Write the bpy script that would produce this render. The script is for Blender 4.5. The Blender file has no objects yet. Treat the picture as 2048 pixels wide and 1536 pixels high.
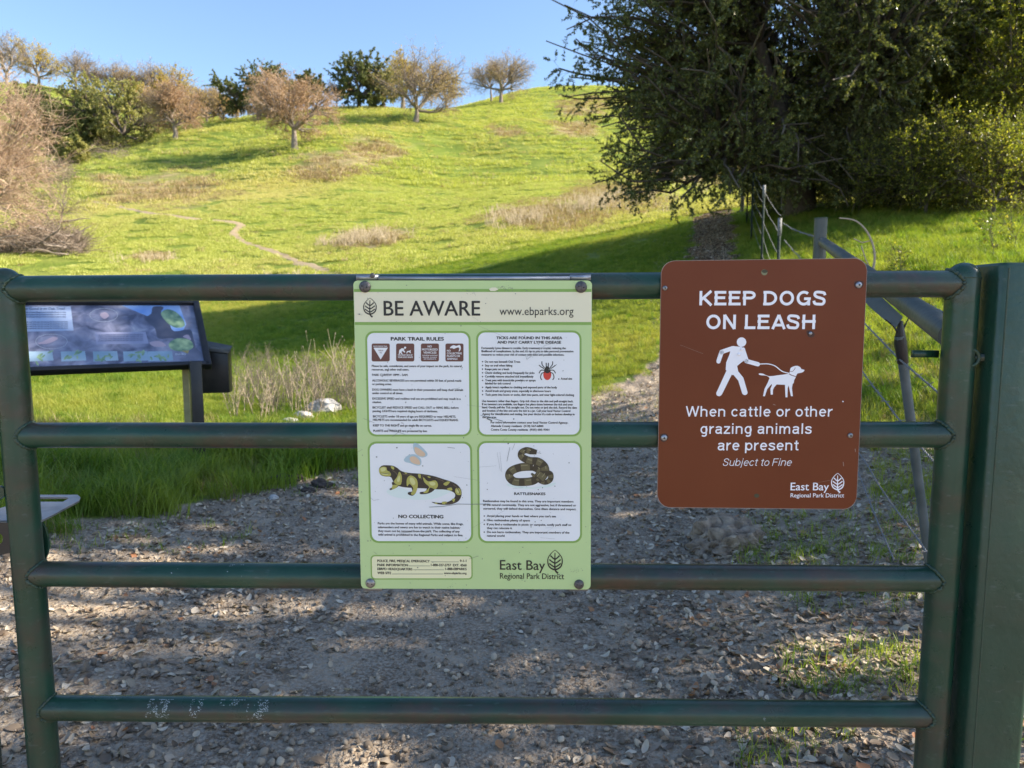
import bpy, bmesh, math, random, os
import numpy as np
from mathutils import Vector, Matrix
from mathutils.geometry import tessellate_polygon

# ------------------------------------------------------------------ camera, sky, sun, exposure
S = bpy.context.scene
PITCH = math.radians(6.1); FPX = 1420.0; CAMZ = 1.40
cam = bpy.data.cameras.new('camera'); cam.sensor_width = 36; cam.lens = 36 * FPX / 2048
cam.clip_start = .05; cam.clip_end = 2000
cam.dof.use_dof = True; cam.dof.focus_distance = 1.44; cam.dof.aperture_fstop = 8.0
camo = bpy.data.objects.new('camera', cam); S.collection.objects.link(camo)
camo.location = (0, 0, CAMZ); camo.rotation_euler = (math.radians(90) - PITCH, 0, 0)
S.camera = camo
SUN_AZ = math.radians(88); SUN_EL = math.radians(33)      # azimuth clockwise from the view direction (+Y)
w = bpy.data.worlds.new('World'); S.world = w; w.use_nodes = True
wn = w.node_tree.nodes; wl = w.node_tree.links
sky = wn.new('ShaderNodeTexSky'); sky.sky_type = 'NISHITA'; sky.sun_disc = False
sky.sun_elevation = SUN_EL; sky.sun_rotation = SUN_AZ; sky.altitude = 100; sky.air_density = 1.0; sky.dust_density = .5; sky.ozone_density = 2.6
wn['Background'].inputs[1].default_value = .105
wl.new(sky.outputs[0], wn['Background'].inputs[0])
sl = bpy.data.lights.new('sun', 'SUN'); sl.energy = 5.0; sl.angle = math.radians(.53); sl.color = (1, .88, .70)
so = bpy.data.objects.new('sun', sl); S.collection.objects.link(so)
sd = Vector((math.sin(SUN_AZ) * math.cos(SUN_EL), math.cos(SUN_AZ) * math.cos(SUN_EL), math.sin(SUN_EL)))
so.rotation_euler = sd.to_track_quat('Z', 'Y').to_euler(); so.location = (30, 5, 30)
S.view_settings.view_transform = 'Standard'; S.view_settings.look = 'None'
S.view_settings.exposure = 1.46; S.view_settings.gamma = 1
try:
    S.cycles.use_denoising = True; S.cycles.max_bounces = 6; S.cycles.transmission_bounces = 4; S.cycles.diffuse_bounces = 3
    S.cycles.glossy_bounces = 2; S.cycles.sample_clamp_indirect = 4
except Exception: pass
rng = np.random.default_rng(7)
PI = math.pi

# ------------------------------------------------------------------ helpers
def tag(o, label=None, cat=None, group=None, kind=None):
    if label: o['label'] = label
    if cat: o['category'] = cat
    if group: o['group'] = group
    if kind: o['kind'] = kind
    return o
def link(o, parent=None):
    S.collection.objects.link(o)
    if parent: o.parent = parent
    return o
def empty(name, label, cat, loc=(0, 0, 0), group=None, mat=None):
    o = bpy.data.objects.new(name, None); o.empty_display_size = .1; link(o)
    o.location = loc
    if mat is not None: o.matrix_world = mat
    return tag(o, label, cat, group)
class MB:
    """collects arrays of vertices and faces (tris and quads) for one mesh"""
    def __init__(s): s.v = []; s.f = []; s.m = []; s.n = 0
    def add(s, V, F, mi=0):
        V = np.asarray(V, dtype=np.float64).reshape(-1, 3)
        F = np.asarray(F, dtype=np.int64)
        s.v.append(V); s.f.append(F + s.n); s.m.append(mi); s.n += len(V); return s
    def build(s, name, mats, parent=None, smooth=False, loc=None):
        me = bpy.data.meshes.new(name)
        V = np.concatenate(s.v) if s.v else np.zeros((0, 3))
        if loc is not None: V = V - np.asarray(loc)
        me.vertices.add(len(V)); me.vertices.foreach_set('co', V.astype(np.float32).ravel())
        lt = np.concatenate([np.full(len(f), f.shape[1]) for f in s.f]).astype(np.int32)
        ls = np.concatenate([[0], np.cumsum(lt)[:-1]]).astype(np.int32)
        vi = np.concatenate([f.ravel() for f in s.f]).astype(np.int32)
        me.loops.add(len(vi)); me.loops.foreach_set('vertex_index', vi)
        me.polygons.add(len(lt)); me.polygons.foreach_set('loop_start', ls)
        if not isinstance(mats, (list, tuple)): mats = [mats]
        for m in mats: me.materials.append(m)
        mi = np.concatenate([np.full(len(f), k) for f, k in zip(s.f, s.m)]).astype(np.int32)
        if len(mats) > 1: me.polygons.foreach_set('material_index', mi)
        if smooth: me.polygons.foreach_set('use_smooth', np.ones(len(lt), dtype=bool))
        me.update(calc_edges=True); me.validate()
        o = bpy.data.objects.new(name, me); link(o, parent)
        if loc is not None: o.location = loc
        return o
def bm_obj(name, bm, mat, parent=None, smooth=False):
    me = bpy.data.meshes.new(name); bm.to_mesh(me); bm.free()
    for m in (mat if isinstance(mat, (list, tuple)) else [mat]): me.materials.append(m)
    if smooth:
        for p in me.polygons: p.use_smooth = True
    return link(bpy.data.objects.new(name, me), parent)
def norm(a): return a / np.maximum(np.linalg.norm(a, axis=-1, keepdims=True), 1e-9)
def tubes(P, R, sides=6, cap=False):
    """P (n,k,3) paths, R (n,k) radii -> one set of tubes"""
    P = np.asarray(P, float); R = np.asarray(R, float)
    if P.ndim == 2: P = P[None]; R = R[None]
    n, k, _ = P.shape
    T = np.gradient(P, axis=1); T = norm(T)
    ref = np.where(np.abs(norm(P[:, -1] - P[:, 0])[:, 2:3]) > .8, np.array([[1., 0, 0]]), np.array([[0, 0, 1.]]))
    A = norm(np.cross(T, ref[:, None, :])); B = np.cross(T, A)
    a = np.arange(sides) * 2 * PI / sides
    V = P[:, :, None, :] + R[:, :, None, None] * (np.cos(a)[None, None, :, None] * A[:, :, None, :] + np.sin(a)[None, None, :, None] * B[:, :, None, :])
    idx = np.arange(n * k * sides).reshape(n, k, sides)
    a0 = idx[:, :-1]; a1 = idx[:, 1:]
    F = np.stack([a0, np.roll(a0, -1, 2), np.roll(a1, -1, 2), a1], -1).reshape(-1, 4)
    return V.reshape(-1, 3), F
def tube_mb(mb, pts, rad, sides=16, mi=0, caps=True):
    P = np.array(pts, float); n = len(P)
    R = np.full(n, rad) if np.isscalar(rad) else np.array(rad, float)
    V, F = tubes(P[None], R[None], sides)
    mb.add(V, F, mi)
    if caps:
        for ring in (V[:sides], V[-sides:]):
            c = ring.mean(0); W = np.vstack([ring, c])
            mb.add(W, [(i, (i + 1) % sides, sides) for i in range(sides)], mi)
def box_mb(mb, c, s, M=None, mi=0):
    c = np.array(c); s = np.array(s) / 2
    V = np.array([(x, y, z) for x in (-1, 1) for y in (-1, 1) for z in (-1, 1)]) * s + c
    if M is not None: V = V @ np.array(M).T
    mb.add(V, [(0, 1, 3, 2), (4, 6, 7, 5), (0, 4, 5, 1), (2, 3, 7, 6), (0, 2, 6, 4), (1, 5, 7, 3)], mi)
def beveled_box(name, size, mat, parent=None, bev=.004, seg=3, loc=(0, 0, 0), smooth=True):
    bm = bmesh.new(); bmesh.ops.create_cube(bm, size=1)
    bmesh.ops.scale(bm, vec=size, verts=bm.verts)
    bmesh.ops.bevel(bm, geom=bm.edges[:], offset=bev, segments=seg, affect='EDGES', profile=.5)
    o = bm_obj(name, bm, mat, parent, smooth); o.location = loc; return o
def vnoise(x, y, seed=0):
    """vectorised value noise in [-1,1]"""
    xi = np.floor(x).astype(np.int64); yi = np.floor(y).astype(np.int64); fx = x - xi; fy = y - yi
    def h(a, b):
        n = (a * 374761393 + b * 668265263 + seed * 1274126177) & 0xffffffff
        n = ((n ^ (n >> 13)) * 1274126177) & 0xffffffff
        return ((n ^ (n >> 16)) & 0xffff) / 32767.5 - 1
    u = fx * fx * (3 - 2 * fx); v = fy * fy * (3 - 2 * fy)
    return (h(xi, yi) * (1 - u) + h(xi + 1, yi) * u) * (1 - v) + (h(xi, yi + 1) * (1 - u) + h(xi + 1, yi + 1) * u) * v
def fbm(x, y, seed=0, o=3):
    r = 0; a = 1
    for i in range(o): r = r + a * vnoise(x * 2 ** i, y * 2 ** i, seed + i); a *= .5
    return r / 1.75

# pixel (of the 2048 x 1536 photograph) <-> place in the world, used to survey the site
CP, SP = math.cos(PITCH), math.sin(PITCH)
def ray(u, v):
    a = (np.asarray(u, float) - 1024) / FPX; b = (np.asarray(v, float) - 768) / FPX
    return np.stack([a, CP - b * SP, -SP - b * CP], -1)
def proj(x, y, z):
    dz = z - CAMZ; dep = y * CP - dz * SP; up = y * SP + dz * CP
    d = np.where(np.abs(dep) < 1e-6, 1e-6, dep)
    return 1024 + FPX * x / d, 768 - FPX * up / d, dep

# ------------------------------------------------------------------ materials
def mat(name, col, rough=.6, metal=0, spec=.5, col2=None, scale=8, contrast=.5, bump=0, bscale=40, coat=0, detail=4):
    m = bpy.data.materials.new(name); m.use_nodes = True; nt = m.node_tree; N = nt.nodes; L = nt.links
    p = N['Principled BSDF']; p.inputs['Base Color'].default_value = (*col, 1); p.inputs['Roughness'].default_value = rough
    p.inputs['Metallic'].default_value = metal; p.inputs['Specular IOR Level'].default_value = spec
    p.inputs['Coat Weight'].default_value = coat
    tc = N.new('ShaderNodeTexCoord')
    if col2 is not None:
        nz = N.new('ShaderNodeTexNoise'); nz.inputs['Scale'].default_value = scale; nz.inputs['Detail'].default_value = detail
        L.new(tc.outputs['Object'], nz.inputs['Vector'])
        r = N.new('ShaderNodeValToRGB'); r.color_ramp.elements[0].position = .5 - contrast / 2; r.color_ramp.elements[1].position = .5 + contrast / 2
        r.color_ramp.elements[0].color = (*col, 1); r.color_ramp.elements[1].color = (*col2, 1)
        L.new(nz.outputs['Fac'], r.inputs[0]); L.new(r.outputs[0], p.inputs['Base Color'])
    if bump:
        nb = N.new('ShaderNodeTexNoise'); nb.inputs['Scale'].default_value = bscale; nb.inputs['Detail'].default_value = 4
        L.new(tc.outputs['Object'], nb.inputs['Vector'])
        b = N.new('ShaderNodeBump'); b.inputs['Strength'].default_value = bump; b.inputs['Distance'].default_value = .01
        L.new(nb.outputs['Fac'], b.inputs['Height']); L.new(b.outputs[0], p.inputs['Normal'])
    return m
def ramp(N, L, fac, stops):
    r = N.new('ShaderNodeValToRGB'); e = r.color_ramp.elements
    while len(e) < len(stops): e.new(.5)
    for q, (p_, c) in zip(e, stops): q.position = p_; q.color = (*c, 1)
    L.new(fac, r.inputs[0]); return r.outputs[0]
def leafmat(name, stops, rand='object', trans=.4, rough=.5, wscale=.0, wcol=None, tcol=1.3, spec=.3, wthr=(.45, .6)):
    """thin foliage: colour varies leaf by leaf ('island') or plant by plant ('object'); some light passes through"""
    m = bpy.data.materials.new(name); m.use_nodes = True; nt = m.node_tree; N = nt.nodes; L = nt.links
    p = N['Principled BSDF']; p.inputs['Roughness'].default_value = rough; p.inputs['Specular IOR Level'].default_value = spec
    if rand == 'island': f = N.new('ShaderNodeNewGeometry').outputs['Random Per Island']
    else: f = N.new('ShaderNodeObjectInfo').outputs['Random']
    c = ramp(N, L, f, stops)
    if wscale:
        g = N.new('ShaderNodeNewGeometry'); nz = N.new('ShaderNodeTexNoise'); nz.inputs['Scale'].default_value = wscale; nz.inputs['Detail'].default_value = 4
        L.new(g.outputs['Position'], nz.inputs['Vector'])
        rr = N.new('ShaderNodeMapRange'); rr.inputs[1].default_value = wthr[0]; rr.inputs[2].default_value = wthr[1]; L.new(nz.outputs['Fac'], rr.inputs[0])
        mx = N.new('ShaderNodeMix'); mx.data_type = 'RGBA'; mx.blend_type = 'MIX'
        L.new(rr.outputs[0], mx.inputs[0]); L.new(c, mx.inputs[6]); mx.inputs[7].default_value = (*wcol, 1); c = mx.outputs[2]
    L.new(c, p.inputs['Base Color'])
    if trans:
        t = N.new('ShaderNodeBsdfTranslucent'); mm = N.new('ShaderNodeMix'); mm.data_type = 'RGBA'; mm.blend_type = 'MULTIPLY'
        mm.inputs[0].default_value = 1; mm.inputs[7].default_value = (tcol, tcol, .55, 1); L.new(c, mm.inputs[6]); L.new(mm.outputs[2], t.inputs[0])
        ms = N.new('ShaderNodeMixShader'); ms.inputs[0].default_value = trans
        L.new(p.outputs[0], ms.inputs[1]); L.new(t.outputs[0], ms.inputs[2]); L.new(ms.outputs[0], N['Material Output'].inputs[0])
    return m

def pipe_paint(name, rust=.5, g1=(.008, .040, .023), g2=(.016, .060, .038)):
    m = bpy.data.materials.new(name); m.use_nodes = True; nt = m.node_tree; N = nt.nodes; L = nt.links
    p = N['Principled BSDF']; tc = N.new('ShaderNodeTexCoord')
    def nz(s, d=4, sc=(1, 1, 1)):
        mp = N.new('ShaderNodeMapping'); mp.inputs['Scale'].default_value = sc; L.new(tc.outputs['Object'], mp.inputs[0])
        n = N.new('ShaderNodeTexNoise'); n.inputs['Scale'].default_value = s; n.inputs['Detail'].default_value = d; L.new(mp.outputs[0], n.inputs['Vector']); return n.outputs['Fac']
    g = ramp(N, L, nz(7), [(.35, g1), (.65, g2)])
    r1 = ramp(N, L, nz(4, 6, (1, 3, 3)), [(.46 - rust * .06, (0, 0, 0)), (.60, (1, 1, 1))])
    r2 = ramp(N, L, nz(45, 6), [(.3, (.45, .45, .45)), (.6, (1, 1, 1))])
    mu = N.new('ShaderNodeMath'); mu.operation = 'MULTIPLY'; L.new(r1, mu.inputs[0]); L.new(r2, mu.inputs[1])
    mu2 = N.new('ShaderNodeMath'); mu2.operation = 'MULTIPLY'; L.new(mu.outputs[0], mu2.inputs[0]); mu2.inputs[1].default_value = rust
    rc = ramp(N, L, nz(9), [(.35, (.10, .040, .028)), (.65, (.055, .032, .036))])
    mx = N.new('ShaderNodeMix'); mx.data_type = 'RGBA'; L.new(mu2.outputs[0], mx.inputs[0]); L.new(g, mx.inputs[6]); L.new(rc, mx.inputs[7])
    # dust and pale scuffs
    sc = ramp(N, L, nz(110, 5, (.35, 1, 1)), [(.62, (0, 0, 0)), (.72, (.5, .5, .5))])
    mx2 = N.new('ShaderNodeMix'); mx2.data_type = 'RGBA'; L.new(sc, mx2.inputs[0]); L.new(mx.outputs[2], mx2.inputs[6]); mx2.inputs[7].default_value = (.07, .10, .09, 1)
    L.new(mx2.outputs[2], p.inputs['Base Color'])
    ro = N.new('ShaderNodeMapRange'); ro.inputs[3].default_value = .20; ro.inputs[4].default_value = .40; L.new(nz(20), ro.inputs[0]); L.new(ro.outputs[0], p.inputs['Roughness'])
    b = N.new('ShaderNodeBump'); b.inputs['Strength'].default_value = .35; b.inputs['Distance'].default_value = .004; L.new(nz(42, 8), b.inputs['Height']); L.new(b.outputs[0], p.inputs['Normal'])
    return m
M = {}
M['pipe'] = pipe_paint('green_painted_steel', .62)
M['post'] = pipe_paint('green_post_paint', .45)
M['column'] = pipe_paint('green_column_paint', .12, (.012, .045, .028), (.018, .058, .038))
M['weld'] = mat('weld_bead', (.02, .065, .042), .5, .1, col2=(.05, .06, .04), scale=60, bump=.5)
M['galv'] = mat('galvanised_steel', (.42, .43, .46), .42, .85, col2=(.25, .26, .29), scale=25, bump=.1)
M['wire'] = mat('wire_steel', (.20, .205, .22), .6, .4)
M['dark_metal'] = mat('black_powder_coat', (.016, .016, .019), .38, .2, col2=(.028, .026, .026), scale=12, bump=.1)
M['graysteel'] = mat('weathered_grey_pipe', (.045, .060, .052), .5, .1, col2=(.12, .12, .11), scale=5, bump=.2)
M['bluestake'] = mat('painted_steel_stake', (.06, .09, .10), .5, .2, col2=(.14, .17, .19), scale=14, bump=.2)
M['bolt'] = mat('bolt_steel', (.075, .07, .075), .45, .7, col2=(.16, .15, .15), scale=200, bump=.3, bscale=300)
M['boltz'] = mat('zinc_bolt', (.33, .33, .34), .4, .8, col2=(.2, .18, .17), scale=200)
M['bark'] = mat('oak_bark', (.075, .06, .048), .9, col2=(.16, .13, .105), scale=12, bump=.8, bscale=30)
M['barkgrey'] = mat('grey_bark', (.16, .13, .11), .9, col2=(.30, .25, .21), scale=6, bump=.6, bscale=10)
M['tpost'] = mat('t_post_paint', (.018, .030, .026), .8, 0, .1, col2=(.04, .055, .05), scale=14)
M['wood'] = mat('pale_yellow_strip', (.42, .36, .17), .8, col2=(.30, .25, .12), scale=20)  # pale yellow of the strip added beside the panel post
# ------------------------------------------------------------------ terrain: surveyed profile, then a real height field
US = [-500, 0, 130, 250, 400, 600, 715, 830, 955, 1060, 1250, 1430, 1650, 2048, 2600]
RS = [6, 9, 13, 18, 25, 35, 50, 70, 90, 110, 130, 160, 200, 260]
VT = [
 [943, 845, 765, 700, 635, 570, 505, 430, 380, 370, 320, 240, 160, 200],
 [943, 845, 765, 700, 635, 570, 505, 430, 380, 375, 320, 240, 160, 200],
 [943, 845, 762, 695, 628, 560, 495, 418, 345, 372, 322, 245, 168, 215],
 [943, 845, 758, 688, 615, 548, 482, 402, 330, 300, 322, 262, 186, 240],
 [943, 845, 755, 690, 622, 552, 470, 395, 332, 280, 252, 258, 212, 260],
 [943, 840, 745, 662, 588, 526, 452, 375, 298, 255, 222, 258, 275, 300],
 [943, 830, 728, 640, 568, 512, 440, 356, 280, 234, 213, 240, 262, 290],
 [943, 822, 710, 615, 550, 500, 436, 366, 300, 243, 214, 226, 250, 280],
 [943, 810, 695, 590, 525, 484, 428, 374, 322, 276, 236, 214, 215, 250],
 [943, 800, 680, 565, 500, 462, 414, 358, 306, 256, 222, 192, 163, 200],
 [943, 780, 650, 530, 463, 435, 400, 350, 300, 262, 235, 200, 172, 200],
 [930, 760, 620, 495, 420, 402, 380, 345, 305, 272, 250, 215, 180, 200],
 [920, 700, 530, 430, 412, 400, 380, 350, 310, 280, 255, 220, 185, 200],
 [900, 690, 510, 435, 418, 400, 380, 350, 310, 280, 255, 220, 185, 200],
 [900, 690, 510, 435, 418, 400, 380, 350, 310, 280, 255, 220, 185, 200]]
_az = np.array([math.atan2((u - 1024) / FPX, 1.0) for u in US])
_Z = np.zeros((len(US), len(RS)))
for i, u in enumerate(US):
    for j, r in enumerate(RS):
        d = ray(u, VT[i][j]); _Z[i, j] = CAMZ + r * d[2] / math.hypot(d[0], d[1])
AZ = np.linspace(math.radians(-60), math.radians(60), 361); LR = np.linspace(math.log(6), math.log(260), 400)
_t = np.array([np.interp(LR, np.log(RS), _Z[i]) for i in range(len(US))])
HT = np.array([np.interp(AZ, _az, _t[:, j]) for j in range(len(LR))]).T
def _blur(A, s, ax):
    k = np.exp(-.5 * (np.arange(-int(3 * s), int(3 * s) + 1) / s) ** 2); k /= k.sum(); n = len(k) // 2
    P = np.concatenate([np.repeat(A.take([0], ax), n, ax), A, np.repeat(A.take([-1], ax), n, ax)], ax)
    return np.apply_along_axis(lambda v: np.convolve(v, k, 'valid'), ax, P)
HT = _blur(_blur(HT, 7, 0), 6, 1)
def height(x, y):
    x = np.asarray(x, float); y = np.asarray(y, float)
    r = np.hypot(x, y); az = np.arctan2(x, y)
    a = np.clip((az - AZ[0]) / (AZ[1] - AZ[0]), 0, len(AZ) - 1.001); l = np.clip((np.log(np.maximum(r, 1e-3)) - LR[0]) / (LR[1] - LR[0]), 0, len(LR) - 1.001)
    i = a.astype(int); j = l.astype(int); fa = a - i; fl = l - j
    z = (HT[i, j] * (1 - fl) + HT[i, j + 1] * fl) * (1 - fa) + (HT[i + 1, j] * (1 - fl) + HT[i + 1, j + 1] * fl) * fa
    k = np.clip(r / 6, 0, 1); z = z * k * k * (3 - 2 * k)
    b = np.clip((np.abs(az) - math.radians(60)) / math.radians(60), 0, 1); z = z * (1 - .75 * b * b * (3 - 2 * b))
    z = z + fbm(x * .35, y * .35, 5) * np.clip((r - 2) * .012, 0, .10) + fbm(x * .07, y * .07, 9) * np.clip((r - 20) * .008, 0, .8)
    wd_ = np.clip((r - 28) / 25, 0, 1) * np.clip((150 - r) / 40, 0, 1)
    z = z + wd_ * (1.5 * fbm(x * .045, y * .028, 17, 2) + .35 * fbm(x * .16, y * .12, 19, 2))
    z = z + .012 * fbm(x * 2.2, y * 2.2, 3) + .02 * vnoise(x * 1.1, y * .5, 8) * (r < 14)
    return z
def hit(u, v, rmax=330):
    """where the sight line through a pixel of the photograph meets the ground"""
    u = np.atleast_1d(np.asarray(u, float)); v = np.atleast_1d(np.asarray(v, float)); d = ray(u, v); hd = np.hypot(d[:, 0], d[:, 1])
    rr = np.exp(np.linspace(math.log(1.2), math.log(rmax), 900))
    X = d[:, None, 0] / hd[:, None] * rr; Y = d[:, None, 1] / hd[:, None] * rr; Zr = CAMZ + d[:, None, 2] / hd[:, None] * rr
    below = Zr <= height(X, Y); k = np.where(below.any(1), below.argmax(1), -1); q = np.arange(len(u))
    return np.stack([X[q, k], Y[q, k], height(X[q, k], Y[q, k])], -1)
def hit1(u, v): return hit([u], [v])[0]

POLY = [(-4000, 1400), (0, 1085), (120, 1072), (300, 1040), (450, 1000), (600, 960), (720, 925), (790, 880), (900, 835), (1000, 812), (1180, 795), (1285, 785),
        (1335, 640), (1378, 520), (1390, 428), (1400, 414), (1462, 412), (1472, 440), (1478, 520), (1530, 640), (1640, 790), (1740, 880), (1900, 870), (2200, 870), (6000, 1000), (9000, 9000), (-9000, 9000)]
def inpoly(u, v, P):
    c = np.zeros(np.shape(u), bool); n = len(P)
    for i in range(n):
        x0, y0 = P[i]; x1, y1 = P[(i + 1) % n]
        if y0 == y1: continue
        t = ((y0 > v) != (y1 > v)) & (u < (x1 - x0) * (v - y0) / (y1 - y0) + x0); c ^= t
    return c
def dirt_mask(x, y, j=1.0):
    z = height(x, y); u, v, d = proj(x, y, z)
    u = u + j * 26 * fbm(x * 3, y * 3, 21); v = v + j * 18 * fbm(x * 3, y * 3, 33)
    return inpoly(u, v, POLY) | (d < .6)
# dry, brown patches on the hillside: centre, half sizes in the photograph
DRY = [(765, 302, 85, 30), (640, 335, 70, 26), (330, 378, 120, 32), (1170, 215, 60, 22), (1085, 430, 120, 30), (1230, 390, 110, 34), (740, 475, 90, 18), (1010, 262, 40, 12), (1150, 255, 60, 16), (230, 360, 50, 14), (300, 515, 60, 10), (1380, 350, 110, 26)]
def dry_mask(x, y):
    z = height(x, y); u, v, d = proj(x, y, z); m = np.zeros(np.shape(x)); n = fbm(x * .22, y * .22, 51, 4)
    for cu, cv, a, b in DRY:
        q = np.sqrt(((u - cu) / a) ** 2 + ((v - cv) / b) ** 2); m = np.maximum(m, np.clip((1.15 + .8 * n - q) * 1.8, 0, 1))
    return np.where(d > 8, m, 0)

def axis(lo, hi, a, h):
    tl = -math.asinh(-lo / a) if lo < 0 else 0; th = math.asinh(hi / a); n = int((th - tl) / h)
    return a * np.sinh(np.linspace(tl, th, n))
gx = axis(-420, 420, 4.0, .0135); gy = axis(-60, 420, 4.0, .0125)
GX, GY = np.meshgrid(gx, gy); GZ = height(GX, GY)
nx, ny = len(gx), len(gy); I = np.arange(nx * ny).reshape(ny, nx)
gm = MB(); gm.add(np.stack([GX, GY, GZ], -1), np.stack([I[:-1, :-1], I[:-1, 1:], I[1:, 1:], I[1:, :-1]], -1).reshape(-1, 4))
def ground_mat():
    m = bpy.data.materials.new('meadow_ground'); m.use_nodes = True; nt = m.node_tree; N = nt.nodes; L = nt.links; p = N['Principled BSDF']
    p.inputs['Roughness'].default_value = .95; p.inputs['Specular IOR Level'].default_value = .15
    g = N.new('ShaderNodeNewGeometry')
    def nz(s, d=4, sc=(1, 1, 1)):
        mp = N.new('ShaderNodeMapping'); mp.inputs['Scale'].default_value = sc; L.new(g.outputs['Position'], mp.inputs[0])
        n = N.new('ShaderNodeTexNoise'); n.inputs['Scale'].default_value = s; n.inputs['Detail'].default_value = d; L.new(mp.outputs[0], n.inputs['Vector']); return n.outputs['Fac']
    def at(n): a = N.new('ShaderNodeAttribute'); a.attribute_name = n; return a.outputs['Fac']
    def mix(f, a, b, bt='MIX'):
        x = N.new('ShaderNodeMix'); x.data_type = 'RGBA'; x.blend_type = bt
        if isinstance(f, float): x.inputs[0].default_value = f
        else: L.new(f, x.inputs[0])
        for s, c in ((6, a), (7, b)):
            if isinstance(c, tuple): x.inputs[s].default_value = (*c, 1)
            else: L.new(c, x.inputs[s])
        return x.outputs[2]
    grass = ramp(N, L, nz(.25, 5), [(.30, (.09, .13, .02)), (.5, (.16, .21, .03)), (.72, (.26, .28, .06))])
    grass = mix(ramp(N, L, nz(1.6, 6, (1, 1, 3)), [(.35, (.55, .55, .55)), (.6, (1, 1, 1))]), (.07, .12, .018), grass)
    dry = ramp(N, L, nz(.9, 5), [(.35, (.19, .18, .06)), (.65, (.36, .28, .16))])
    c = mix(at('dry'), grass, dry)
    dirt = ramp(N, L, nz(5, 6), [(.3, (.15, .11, .078)), (.5, (.265, .205, .15)), (.72, (.44, .35, .255))])
    dirt = mix(ramp(N, L, nz(70, 3), [(.4, (0, 0, 0)), (.62, (1, 1, 1))]), dirt, (.37, .32, .26))
    dirt = mix(.6, dirt, dirt)
    dirt = mix(at('mulch'), dirt, ramp(N, L, nz(22, 5), [(.35, (.045, .032, .025)), (.55, (.10, .07, .052)), (.7, (.19, .14, .10))]))
    c = mix(at('dirt'), c, dirt)
    c = mix(at('bounce_ground'), c, (.46, .40, .33))  # unseen pale ground behind the camera, added to bounce sun onto the signs
    L.new(c, p.inputs['Base Color'])
    ad = N.new('ShaderNodeMath'); ad.operation = 'ADD'; L.new(nz(60, 5), ad.inputs[0]); 
    m2 = N.new('ShaderNodeMath'); m2.operation = 'MULTIPLY'; m2.inputs[1].default_value = 6; L.new(nz(3, 6, (1, 1, 3)), m2.inputs[0]); L.new(m2.outputs[0], ad.inputs[1])
    b = N.new('ShaderNodeBump'); b.inputs['Strength'].default_value = .8; b.inputs['Distance'].default_value = .03; L.new(ad.outputs[0], b.inputs['Height']); L.new(b.outputs[0], p.inputs['Normal'])
    return m
ground = gm.build('ground', ground_mat(), smooth=True); tag(ground, kind='structure')
def fattr(me, name, vals, t='FLOAT'):
    a = me.attributes.new(name, t, 'POINT')
    if t == 'FLOAT_VECTOR': a.data.foreach_set('vector', np.asarray(vals, np.float32).ravel())
    elif t == 'INT': a.data.foreach_set('value', np.asarray(vals, np.int32).ravel())
    else: a.data.foreach_set('value', np.asarray(vals, np.float32).ravel())
fattr(ground.data, 'dirt', (dirt_mask(GX, GY) | (dirt_mask(GX, GY - .35) & (np.hypot(GX, GY) < 10))).astype(float)); fattr(ground.data, 'dry', dry_mask(GX, GY)); fattr(ground.data, 'bounce_ground', np.clip(-GY - 1.2, 0, 1) * (np.hypot(GX, GY) < 40)); fattr(ground.data, 'mulch', np.clip((np.hypot(GX, GY) - 10) / 4, 0, 1) * (GY > 0))

# the narrow foot trail that winds up the field: a strip of bare earth lying on the meadow
def trail(pts, wid, name):
    P = hit([p[0] for p in pts], [p[1] for p in pts])[:, :2]
    d = np.concatenate([[0], np.cumsum(np.linalg.norm(np.diff(P, axis=0), axis=1))]); n = int(d[-1] / .25); s = np.linspace(0, d[-1], n)
    X = np.interp(s, d, P[:, 0]); Y = np.interp(s, d, P[:, 1])
    k = np.ones(9) / 9; X[4:-4] = np.convolve(X, k, 'valid'); Y[4:-4] = np.convolve(Y, k, 'valid')
    T = norm(np.stack([np.gradient(X), np.gradient(Y)], -1)); Nn = np.stack([-T[:, 1], T[:, 0]], -1)
    C = 7; rows = []
    for c in range(C):
        t = (c / (C - 1) - .5) * wid * (1 + .5 * vnoise(s * .9, s * 0 + (c > 3) * 7, 4))
        x = X + Nn[:, 0] * t; y = Y + Nn[:, 1] * t; rows.append(np.stack([x, y, height(x, y) + .025 - .05 * (abs(c - 3) == 3)], -1))
    V = np.stack(rows, 1); I = np.arange(n * C).reshape(n, C); mb = MB()
    mb.add(V, np.stack([I[:-1, :-1], I[1:, :-1], I[1:, 1:], I[:-1, 1:]], -1).reshape(-1, 4))
    o = mb.build(name, mat('trail_earth', (.26, .20, .12), .95, col2=(.36, .28, .17), scale=2, bump=.5, bscale=8), smooth=True); tag(o, kind='structure')
    return X, Y
tx, ty = trail([(700, 556), (650, 543), (600, 526), (555, 508), (510, 492), (478, 478), (462, 470), (470, 460), (488, 455), (484, 449), (450, 444), (425, 442)], .65, 'trail')
tx2, ty2 = trail([(400, 440), (376, 437), (352, 434), (320, 430), (280, 424), (240, 414), (200, 406), (165, 401)], .7, 'trail')

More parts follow.
